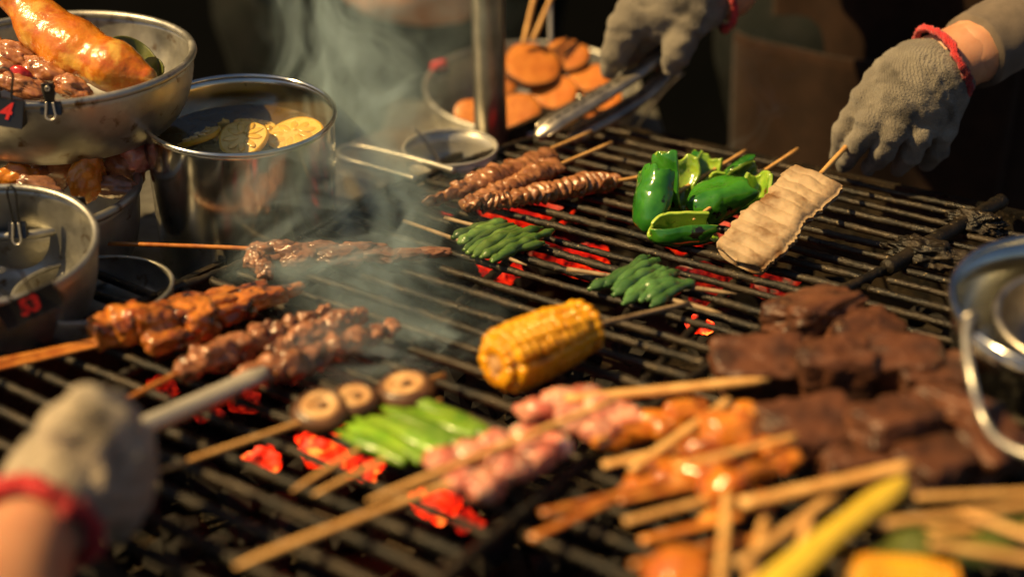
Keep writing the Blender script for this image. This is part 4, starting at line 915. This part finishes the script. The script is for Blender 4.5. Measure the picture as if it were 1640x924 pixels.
# right pot with wire bail
c7, R7, wf = place((1706, 482), 350, .70, 12.0, -4)
root = thing('bail_pot', 'blurred dark steel pot with wire bail at the right edge', 'pot', c7 - wf[3] * .075)
vessel(root, wf, [(0, -.075), (R7 * .80, -.075), (R7 * .88, -.068), (R7 * .96, -.02), (R7, 0)], [(R7 * .985, 0), (R7 * .95, -.02), (R7 * .86, -.066), (0, -.072)], .0026, M['potsteel'], 96)
pts = [PY(1552, 512, c7[1] - .055), PY(1544, 540, c7[1] - .065), PY(1556, 610, c7[1] - .09), PY(1572, 670, c7[1] - .10), PY(1600, 712, c7[1] - .12), PY(1680, 740, c7[1] - .14)]
obj('wire_bail', tube(pts, .0021, 10, n=60), M['wire'], root)
obj('bail_ear', chunk(PY(1552, 520, c7[1] - .052), (.006, .003, .008), RIG, seed=1, sub=3, amp=.1), M['steel'], root)
root, c8, R8, gf = bowl('steel_bowl', 'small bowl resting inside the blurred right pot', (1716, 512), 230, .70, 14.0, -4, .03, .02, M['steel'], .003)
# ------------------------------------------------------------------ hands, arms, people
def chain(js, y0):                           # joints (px, py, dy, radius px) -> tapered limbs
    pts = [(PY(a, b, y0 + d), r) for a, b, d, r in js]; pts = [(p, r / S(p)) for p, r in pts]
    return [(pts[i][0], pts[i + 1][0], pts[i][1], pts[i + 1][1]) for i in range(len(pts) - 1)]
def blend(prims, k): return [(*q[:4], k) for q in prims]
def cuffband(pts_c, axis, e1, r1, r2, tr, seed, m, parent, name='glove_cuff'):
    axis = unit(axis); e1 = unit(e1 - axis * (np.dot(e1, axis))); e2 = np.cross(axis, e1); n = 90; a = np.linspace(0, 2 * math.pi, n, endpoint=False)
    pts = pts_c + np.cos(a)[:, None] * e1 * r1 + np.sin(a)[:, None] * e2 * r2
    pts = pts + axis * (.0012 * np.sin(a * 5 + seed))[:, None]
    obj(name, tube(pts, np.full(n, tr), 12, closed=True, disp=lambda q, t, b: .55 * vnoise(q * 300, seed) + .35 * vnoise(q * 800, seed + 2)), M[m], parent)
wr = lambda amp, f, s: (lambda q: amp * fbm(q * f, s, 3))

# --- vendor with the brown apron: both gloved hands work over the far side of the grate
van = thing('person', 'vendor in a brown apron and grey knit gloves standing behind the grill', 'person', (.46, 1.50, -.86))
hip = np.array([.46, 1.53, 0.0]); GY = 1.05
wR = PY(1556, 84, GY + .015); elR = np.array([.76, 1.32, .22]); shR = np.array([.66, 1.52, .56])
LY = 1.19
wL = PY(1165, -15, LY + .01); elL = np.array([.27, 1.37, .26]); shL = np.array([.27, 1.52, .56])
def torso(off, legs=True, arms=True, head=True, cx=.46, cy=1.53, sh=(shL, shR), el=(elL, elR), wr_=(wL, wR)):
    h = np.array([cx, cy, 0.0]); p = []
    if legs:
        for s in (-1, 1):
            p += [(h + [s * .10, 0, -.02], h + [s * .11, -.01, -.40], .095 + off, .065 + off), (h + [s * .11, -.01, -.40], h + [s * .11, .02, -.80], .062 + off, .042 + off), (h + [s * .11, .02, -.82], h + [s * .12, -.13, -.83], .038 + off, .03 + off)]
    p += [(h + [-.08, 0, 0], h + [.08, 0, 0], .12 + off, .12 + off), (h + [-.05, 0, .20], h + [.05, 0, .20], .115 + off, .115 + off), (h + [-.09, 0, .44], h + [.09, 0, .44], .115 + off, .115 + off), (h + [0, 0, .05], h + [0, 0, .5], .12 + off, .10 + off)]
    if arms:
        for k in (0, 1): p += [(sh[k], el[k], .055 + off, .042 + off), (el[k], wr_[k], .040 + off, .027 + off)]
    if head: p += [(h + [0, 0, .55], h + [0, -.02, .68], .055, .055), (h + [0, -.02, .75], h + [0, -.02, .80], .085, .09), (h + [0, -.11, .76], h + [0, -.118, .735], .010, .016), (h + [0, -.06, .69], h + [0, -.07, .70], .045, .04)]
    return p
obj('body', sdf(torso(0.0), .010, .05), M['skin'], van)
obj('hair', sdf([(hip + [0, .015, .78], hip + [0, .015, .80], .092, .096), (hip + [0, .04, .72], hip + [0, .03, .76], .07, .08)], .008, .03), M['hair'], van)
obj('shirt', sdf(torso(.010, legs=False, arms=False, head=False) + [(s_, lerp(s_, e_, 1), .068, .055) for s_, e_ in ((shL, elL), (shR, elR))], .010, .06, disp=wr(.006, 14, 5)), M['cloth_dark'], van)
obj('trousers', sdf([q for q in torso(.016, arms=False, head=False)[:4]] + [(hip + [-.09, 0, .0], hip + [.09, 0, .0], .137, .137)], .010, .05, disp=wr(.006, 16, 8)), M['cloth_dark'], van)
for nm, w_, e_, cutf, rr_ in (('sleeve', wR, elR, .0, (.0345, .052)), ('sleeve', wL, elL, .20, (.036, .055))):
    d_ = unit(e_ - w_); L_ = np.linalg.norm(e_ - w_); st_ = w_ + d_ * cutf * .20
    def sd(q, t, a, st_=st_): return .10 * np.sin(t * 40 + 1.5 * np.sin(a) + 2 * fbm(q * 20, 4)) * np.clip(t * 6 - .3, 0, 1) + .05 * fbm(q * 60, 3, 2)
    obj(nm, geo(tube([st_ + d_ * .001, st_, lerp(st_, e_, .5), e_ + d_ * .01], [rr_[0] * .9, rr_[0], lerp(rr_[0], rr_[1], .45), rr_[1]], 44, n=120, disp=sd)), M['sleeve'], van)
# apron: a cloth front wrapped over the hips, with a folded pocket
def apr(u, v, top=.30, bot=-.62, a0=-.98, a1=1.25, r0=.182):
    a = a0 + (a1 - a0) * u; z = top + (bot - top) * v
    a = a + .16 * np.clip((.02 - z), -.2, .3) * (u < .5)
    r = r0 + .014 * np.sin(a * 6 + z * 3) * np.clip(.3 - z, 0, 1) + .006 * np.sin(a * 11 + 1)
    return np.stack([.48 + 1.32 * r * np.sin(a), 1.545 - r * np.cos(a) * 1.06, z], -1)
tv, a1_, a2_, a3_ = thick_sheet(lambda u, v: apr(u, v), 70, 50, .0025); obj('apron', (tv, a1_ + a2_ + a3_), M['apron'], van)
tv, a1_, a2_, a3_ = thick_sheet(lambda u, v: apr(u, v, .015 - .0, -.24, -1.15, .1, .196) + np.stack([0 * u, -.012 * np.sin(u * 3.1) * (1 - v), .018 * (u - .3) ** 2], -1), 40, 20, .003); obj('apron_pocket', (tv, a1_ + a2_ + a3_), M['apron'], van)

# right hand (picture right)
T = []
palm = chain([(1520, 104, .008, 44), (1474, 132, .0, 62), (1440, 158, -.006, 66)], GY) + chain([(1500, 150, .0, 46), (1492, 178, -.004, 44)], GY)
fing = [chain([(1432, 116, -.002, 30), (1384, 160, -.010, 23), (1352, 206, -.008, 18), (1339, 250, .0, 12)], GY),           # thumb side
        chain([(1420, 172, -.012, 28), (1392, 200, -.028, 23), (1372, 232, -.022, 19), (1352, 264, -.004, 14)], GY),
        chain([(1450, 182, -.016, 27), (1430, 214, -.034, 22), (1414, 244, -.028, 19), (1392, 268, -.008, 15)], GY),
        chain([(1482, 186, -.012, 26), (1472, 220, -.030, 21), (1458, 249, -.024, 18), (1440, 268, -.006, 15)], GY),
        chain([(1512, 180, -.006, 24), (1512, 214, -.018, 20), (1502, 242, -.014, 17), (1482, 262, -.002, 14)], GY)]
allp = blend(palm, .018)
for q in fing: allp += [(*q[0][:4], .006), (*q[1][:4], .002), (*q[2][:4], .002)]
grooves = []
for a in range(4):
    A_, B_ = fing[a], fing[a + 1]
    for k in (0, 1, 2):
        m0 = lerp(A_[k][0], B_[k][0], .5) + TOC * (.016 if k == 0 else .012); m1 = lerp(A_[k][1], B_[k][1], .5) + TOC * .012
        if k == 0: m0 = lerp(m0, m1, .35)
        grooves.append((m0 + TOC * .004, m1 + TOC * .002, .0016, .0018))
obj('glove', sdf(allp, .0014, .006, disp=lambda q: .0014 * np.abs(fbm(q * 75, 4, 3)) + .0006 * np.sin((q @ unit([1, .3, .8])) * 420 + 3 * vnoise(q * 60, 2))), M['glove'], van)
d_ = unit(wR - PY(1474, 132, GY))
cuffband(PY(1508, 104, GY + .006), d_, UPC, .0325, .031, .0031, 3, 'cuff', van)
obj('forearm', tube([PY(1500, 108, GY + .006), wR, lerp(wR, elR, .25)], [.026, .0255, .030], 36, n=40), M['skin'], van)

# left hand (picture middle) squeezing the far tongs
palm = chain([(1150, -12, .01, 40), (1100, -2, .0, 58), (1066, 14, -.006, 56)], LY)
fing = [chain([(1030, 2, -.004, 36), (1004, 44, -.016, 30), (988, 84, -.014, 24), (977, 112, -.002, 17)], LY),
        chain([(1052, 26, -.012, 30), (1030, 58, -.010, 24), (1012, 84, .004, 20), (1004, 104, .012, 15)], LY + .014),
        chain([(1078, 30, -.006, 29), (1056, 62, .004, 23), (1040, 86, .014, 19), (1030, 104, .02, 15)], LY + .016),
        chain([(1100, 26, .002, 27), (1086, 60, .012, 21), (1074, 86, .02, 18), (1062, 102, .028, 14)], LY + .016),
        chain([(1122, 6, -.010, 30), (1104, 44, -.030, 26), (1086, 78, -.032, 25), (1076, 104, -.024, 19)], LY)]
allp = blend(palm, .018)
for q in fing: allp += [(*q[0][:4], .008), (*q[1][:4], .0035), (*q[2][:4], .0035)]
obj('glove', sdf(allp, .0016, .006, disp=lambda q: .0011 * fbm(q * 60, 14, 3) + .0006 * np.sin((q @ unit([.3, .3, .8])) * 420 + 3 * vnoise(q * 60, 2))), M['glove'], van)
d_ = unit(wL - PY(1100, -2, LY)); cuffband(PY(1152, -10, LY + .01), d_, UPC, .032, .030, .0031, 8, 'cuff', van)

def tong_arm(root, pts, w, updir, seed, teeth=True, m='steel', name='tong_arm', depth=.004):
    """one pressed steel arm: a shallow channel with a row of slots and small teeth at the gripping end"""
    pts = resample(pts, 64); t = np.gradient(pts, axis=0); t /= np.linalg.norm(t, axis=1)[:, None]
    sd = np.cross(np.tile(updir, (64, 1)), t); sd /= np.linalg.norm(sd, axis=1)[:, None]; nn = np.cross(t, sd)
    ws = np.interp(np.linspace(0, 1, 64), [0, .03, .10, .5, 1], [.35, .75, 1, .85, .7]) * w
    def F(u, v):
        i = np.clip((u * 63).round().astype(int), 0, 63); x = v * 2 - 1
        return pts[i] + sd[i] * (ws[i] * x)[..., None] - nn[i] * (depth * np.abs(x) ** 3)[..., None]
    tv, a1, a2, a3 = thick_sheet(F, 64, 12, .0011)
    o = obj(name, (tv, a1 + a2 + a3), M[m], root)
    if teeth:
        g = Geo()
        for k in range(26):
            i = 3 + int(k * .95)
            for s_ in (1, -1): g.add(boxg((-.0007, -.0005, -.0022), (.0007, .0005, .0022), (pts[i] + sd[i] * ws[i] * s_ - nn[i] * depth * .9, t[i], sd[i], nn[i])))
        te = obj('tooth_row', g, M[m], o, smooth=False); g = Geo()
        for k in range(9):
            i = 6 + k * 3; g.add(boxg((-.0035, -.0007, -.0004), (.0035, .0007, .0004), (pts[i] + nn[i] * .0007, t[i], sd[i], nn[i]), .0003))
        obj('slot_row', g, M['black'], o, smooth=False)
    return o
ft = thing('tongs', 'far steel tongs with toothed perforated ends gripping the rearmost meat stick', 'tongs', P(900, 225))
tong_arm(ft, [PY(858, 220, 1.125), PY(878, 196, 1.13), PY(960, 150, 1.155), PY(1050, 92, 1.18), PY(1120, 20, 1.20)], .0105, unit(UPC + .5 * RIG + .5 * TOC), 1)
tong_arm(ft, [PY(915, 228, 1.135), PY(930, 206, 1.14), PY(990, 176, 1.16), PY(1060, 128, 1.185), PY(1126, 24, 1.206)], .0095, unit(UPC + .6 * RIG + .3 * TOC), 2)
obj('hinge_loop', tube([PY(1118, 24, 1.2), PY(1136, 2, 1.203), PY(1128, 26, 1.206)], .002, 8, n=20), M['steel'], ft)
sw = thing('wire_tool', 'thin steel strip hanging down behind the left glove beside the sweet potato bowl', 'tool', PY(1010, 205, 1.27))
obj('strip', tube([PY(1094, 118, 1.26), PY(1060, 150, 1.27), PY(1018, 208, 1.28)], .0032, 10, n=20, flat=(1, .35)), M['steel'], sw)

# --- helper in dark grey knit standing further back
hp_ = thing('person', 'helper in a dark grey knit top standing behind the smoke', 'person', (-.16, 1.78, -.86))
sh2 = (np.array([-.38, 1.80, .56]), np.array([.06, 1.80, .56])); el2 = (np.array([-.44, 1.70, .22]), np.array([.10, 1.66, .20])); w2 = (PY(600, -26, 1.56), PY(735, -30, 1.56))
kw = dict(cx=-.16, cy=1.80, sh=sh2, el=el2, wr_=w2)
hand2 = []
for wv, sg in ((w2[0], 1), (w2[1], -1)):
    hand2 += [(wv, wv + [sg * .05, -.02, .0], .026, .030)]
    for k in range(4): hand2 += [(wv + [sg * .06, -.03 + .0 * k, .022 - .016 * k], wv + [sg * .10, -.035, .020 - .016 * k], .0095, .007, .006)]
    hand2 += [(wv + [sg * .02, -.02, .022], wv + [sg * .05, -.045, .036], .011, .008, .008)]
obj('body', sdf(torso(0.0, **kw) + hand2, .009, .045), M['skin'], hp_)
h2 = np.array([-.16, 1.80, 0])
obj('hair', sdf([(h2 + [0, .015, .78], h2 + [0, .015, .80], .092, .096), (h2 + [0, .04, .66], h2 + [0, .03, .76], .07, .08)], .009, .03), M['hair'], hp_)
obj('knit_top', sdf([(*q[:2], q[2] + .012, q[3] + .012) for q in torso(.0, legs=False, arms=False, head=False, cx=-.16, cy=1.80)] + [(sh2[k], el2[k], .066, .056) for k in (0, 1)] + [(el2[k], lerp(el2[k], w2[k], .8), .054, .042) for k in (0, 1)], .010, .05, disp=wr(.012, 13, 2)), M['cloth_grey'], hp_)
obj('trousers', sdf([q for q in torso(.016, arms=False, head=False, cx=-.16, cy=1.80)[:4]] + [(h2 + [-.09, 0, -.02], h2 + [.09, 0, -.02], .137, .137)], .011, .05, disp=wr(.008, 14, 8)), M['cloth_dark'], hp_)

# --- the near hand at the lower left
NY = float(P(150, 790, .035)[1])
nr = thing('person', 'arm in a grey knit glove with red cuff reaching in at the lower left', 'person', PY(40, 920, NY - .05))
palm = chain([(58, 838, -.02, 66), (104, 776, .0, 76), (134, 738, .012, 66)], NY) + chain([(132, 674, .01, 36), (180, 748, .012, 44)], NY)
fing = [chain([(148, 664, .004, 34), (186, 676, .008, 30), (216, 704, .018, 26), (222, 738, .03, 20)], NY),
        chain([(168, 708, .0, 35), (206, 724, .004, 31), (226, 752, .016, 26), (212, 782, .03, 20)], NY),
        chain([(170, 752, .0, 35), (204, 768, .004, 30), (218, 796, .016, 25), (204, 822, .03, 20)], NY),
        chain([(160, 796, .0, 33), (188, 812, .004, 28), (198, 836, .014, 23), (186, 856, .026, 18)], NY),
        chain([(104, 690, .0, 36), (140, 646, .012, 30), (182, 652, .03, 24), (206, 668, .036, 18)], NY)]
allp = blend(palm, .02)
for q in fing: allp += [(*q[0][:4], .008), (*q[1][:4], .003), (*q[2][:4], .003)]
obj('glove', sdf(allp, .0015, .008, disp=lambda q: .0012 * fbm(q * 50, 24, 3) + .0007 * np.sin((q @ unit([1, .3, .8])) * 380 + 4 * vnoise(q * 45, 2))), M['glove_lit'], nr)
dn = unit(PY(30, 905, NY - .05) - PY(104, 770, NY)); ce = PY(58, 842, NY - .02)
cuffband(ce, dn, UPC, .0272, .0280, .0044, 12, 'cuff', nr)
elb = PY(-60, 1180, NY - .20)
obj('body', tube([PY(66, 820, NY - .014), ce, PY(30, 905, NY - .05), lerp(PY(30, 905, NY - .05), elb, .4), elb], [.020, .0235, .0255, .034, .042], 40, n=80), M['skin'], nr)
nt2 = thing('tongs', 'near blurred steel tongs held by the lower left glove', 'tongs', P(300, 640))
tong_arm(nt2, [P(425, 583, .016), P(400, 596, .018), P(300, 640, .026), P(180, 690, .036), P(110, 730, .04)], .0082, unit(UPC + .25 * TOC), 6, teeth=False, depth=.0050, m='cup')  # paler steel than the lower arm, painting the highlight on top
tong_arm(nt2, [P(425, 606, .006), P(400, 622, .004), P(300, 672, .006), P(180, 722, .014), P(110, 748, .03)], .0072, unit(-UPC + .1 * TOC), 7, teeth=False, depth=.0035)
obj('hinge_pin', tube([P(108, 726, .042), P(112, 742, .028)], .003, 10, n=6), M['steel'], nt2)

# ------------------------------------------------------------------ smoke
def smoke(label, base, top, rad, dens, seed, squash=.6):
    base = np.asarray(base); top = np.asarray(top); ez = unit(top - base); ex = unit(RIG - ez * (RIG @ ez)); ey = np.cross(ez, ex); L = np.linalg.norm(top - base) / 2
    v, f = lathe([(0, -1), (1, -1), (1, 1), (0, 1)], 20)
    me = bpy.data.meshes.new('smoke'); me.from_pydata(v.tolist(), [], f); me.update()
    o = bpy.data.objects.new('smoke', me); COL.objects.link(o)
    m3 = Matrix.Identity(4); c = (base + top) / 2
    for i, (e, s) in enumerate(((ex, rad), (ey, rad * squash), (ez, L))):
        for k in range(3): m3[k][i] = float(e[k] * s)
    for k in range(3): m3[k][3] = float(c[k])
    o.matrix_world = m3
    m = bpy.data.materials.new('smoke_%d' % seed); m.use_nodes = True; nt = m.node_tree; N = nt.nodes; Lk = nt.links; N.remove(N['Principled BSDF'])
    vol = N.new('ShaderNodeVolumePrincipled'); vol.inputs['Color'].default_value = (.58, .78, .88, 1); vol.inputs['Anisotropy'].default_value = .1
    Lk.new(vol.outputs[0], N['Material Output'].inputs['Volume'])
    tc = N.new('ShaderNodeTexCoord'); sp_ = N.new('ShaderNodeSeparateXYZ')
    w = N.new('ShaderNodeTexNoise'); w.inputs['Scale'].default_value = 1.1; w.inputs['Detail'].default_value = 1
    mp = N.new('ShaderNodeMapping'); mp.inputs['Location'].default_value = (seed * 3.1, seed * 1.7, seed); mp.inputs['Scale'].default_value = (.7, .7, 1.5); Lk.new(tc.outputs['Object'], mp.inputs[0]); Lk.new(mp.outputs[0], w.inputs[0])
    sb = N.new('ShaderNodeVectorMath'); sb.operation = 'SUBTRACT'; sb.inputs[1].default_value = (.5, .5, .5); Lk.new(w.outputs[1], sb.inputs[0])
    sc_ = N.new('ShaderNodeVectorMath'); sc_.operation = 'MULTIPLY'; sc_.inputs[1].default_value = (1.5, 1.5, 0); Lk.new(sb.outputs[0], sc_.inputs[0])
    ad = N.new('ShaderNodeVectorMath'); ad.operation = 'ADD'; Lk.new(tc.outputs['Object'], ad.inputs[0]); Lk.new(sc_.outputs[0], ad.inputs[1])
    Lk.new(ad.outputs[0], sp_.inputs[0])
    def math_(op, a, b=None, clamp=False):
        n = N.new('ShaderNodeMath'); n.operation = op; n.use_clamp = clamp
        for i, q in ((0, a), (1, b)):
            if q is None: continue
            if isinstance(q, (int, float)): n.inputs[i].default_value = q
            else: Lk.new(q, n.inputs[i])
        return n.outputs[0]
    spo = N.new('ShaderNodeSeparateXYZ'); Lk.new(tc.outputs['Object'], spo.inputs[0])
    r2 = math_('ADD', math_('MULTIPLY', sp_.outputs[0], sp_.outputs[0]), math_('MULTIPLY', sp_.outputs[1], sp_.outputs[1]))
    z01 = math_('MULTIPLY', math_('ADD', spo.outputs[2], 1.0), .5)
    wid = math_('ADD', math_('MULTIPLY', z01, .65), .22)                 # the plume widens upward
    core = math_('SUBTRACT', 1.0, math_('DIVIDE', r2, math_('MULTIPLY', wid, wid)), True)
    ro2 = math_('ADD', math_('MULTIPLY', spo.outputs[0], spo.outputs[0]), math_('MULTIPLY', spo.outputs[1], spo.outputs[1]))
    edge = math_('MULTIPLY', math_('SUBTRACT', 1.0, ro2, True), math_('SUBTRACT', 1.0, ro2, True))
    ends = math_('MULTIPLY', math_('MULTIPLY', z01, 6.0, True), math_('MULTIPLY', math_('SUBTRACT', 1.0, z01), 1.3, True))
    nz = N.new('ShaderNodeTexNoise'); nz.inputs['Scale'].default_value = 2.2; nz.inputs['Detail'].default_value = 4; nz.inputs['Distortion'].default_value = .8
    mp2 = N.new('ShaderNodeMapping'); mp2.inputs['Scale'].default_value = (2.2, 2.2, .5); mp2.inputs['Location'].default_value = (seed, seed * 2.3, 0); Lk.new(ad.outputs[0], mp2.inputs[0]); Lk.new(mp2.outputs[0], nz.inputs[0])
    mr = N.new('ShaderNodeMapRange'); mr.inputs[1].default_value = .47; mr.inputs[2].default_value = .70; Lk.new(nz.outputs[0], mr.inputs[0])
    d = math_('MULTIPLY', math_('MULTIPLY', math_('MULTIPLY', core, edge), ends), math_('MULTIPLY', mr.outputs[0], dens))
    Lk.new(d, vol.inputs['Density'])
    me.materials.append(m)
    o['kind'] = 'stuff'; o['label'] = label; o['category'] = 'smoke'
    return o
smoke('main plume of pale smoke rising from the flat browned meat', PY(600, 560, .84), PY(560, -120, 1.25), .14, 80, 1)
smoke('thinner smoke streaming up between the pot and the small cup', PY(560, 420, .95), PY(690, -80, 1.35), .20, 10, 2)
smoke('wisp of smoke drifting across the front of the steel pot', PY(540, 440, .86), PY(430, 180, .90), .12, 48, 3)
smoke('faint wisps of smoke above the green peppers', PY(1190, 270, 1.14), PY(1240, 40, 1.26), .06, 14, 4)
smoke('low smoke curling over the small meat roll skewers', PY(590, 640, .70), PY(610, 310, .95), .14, 62, 5)
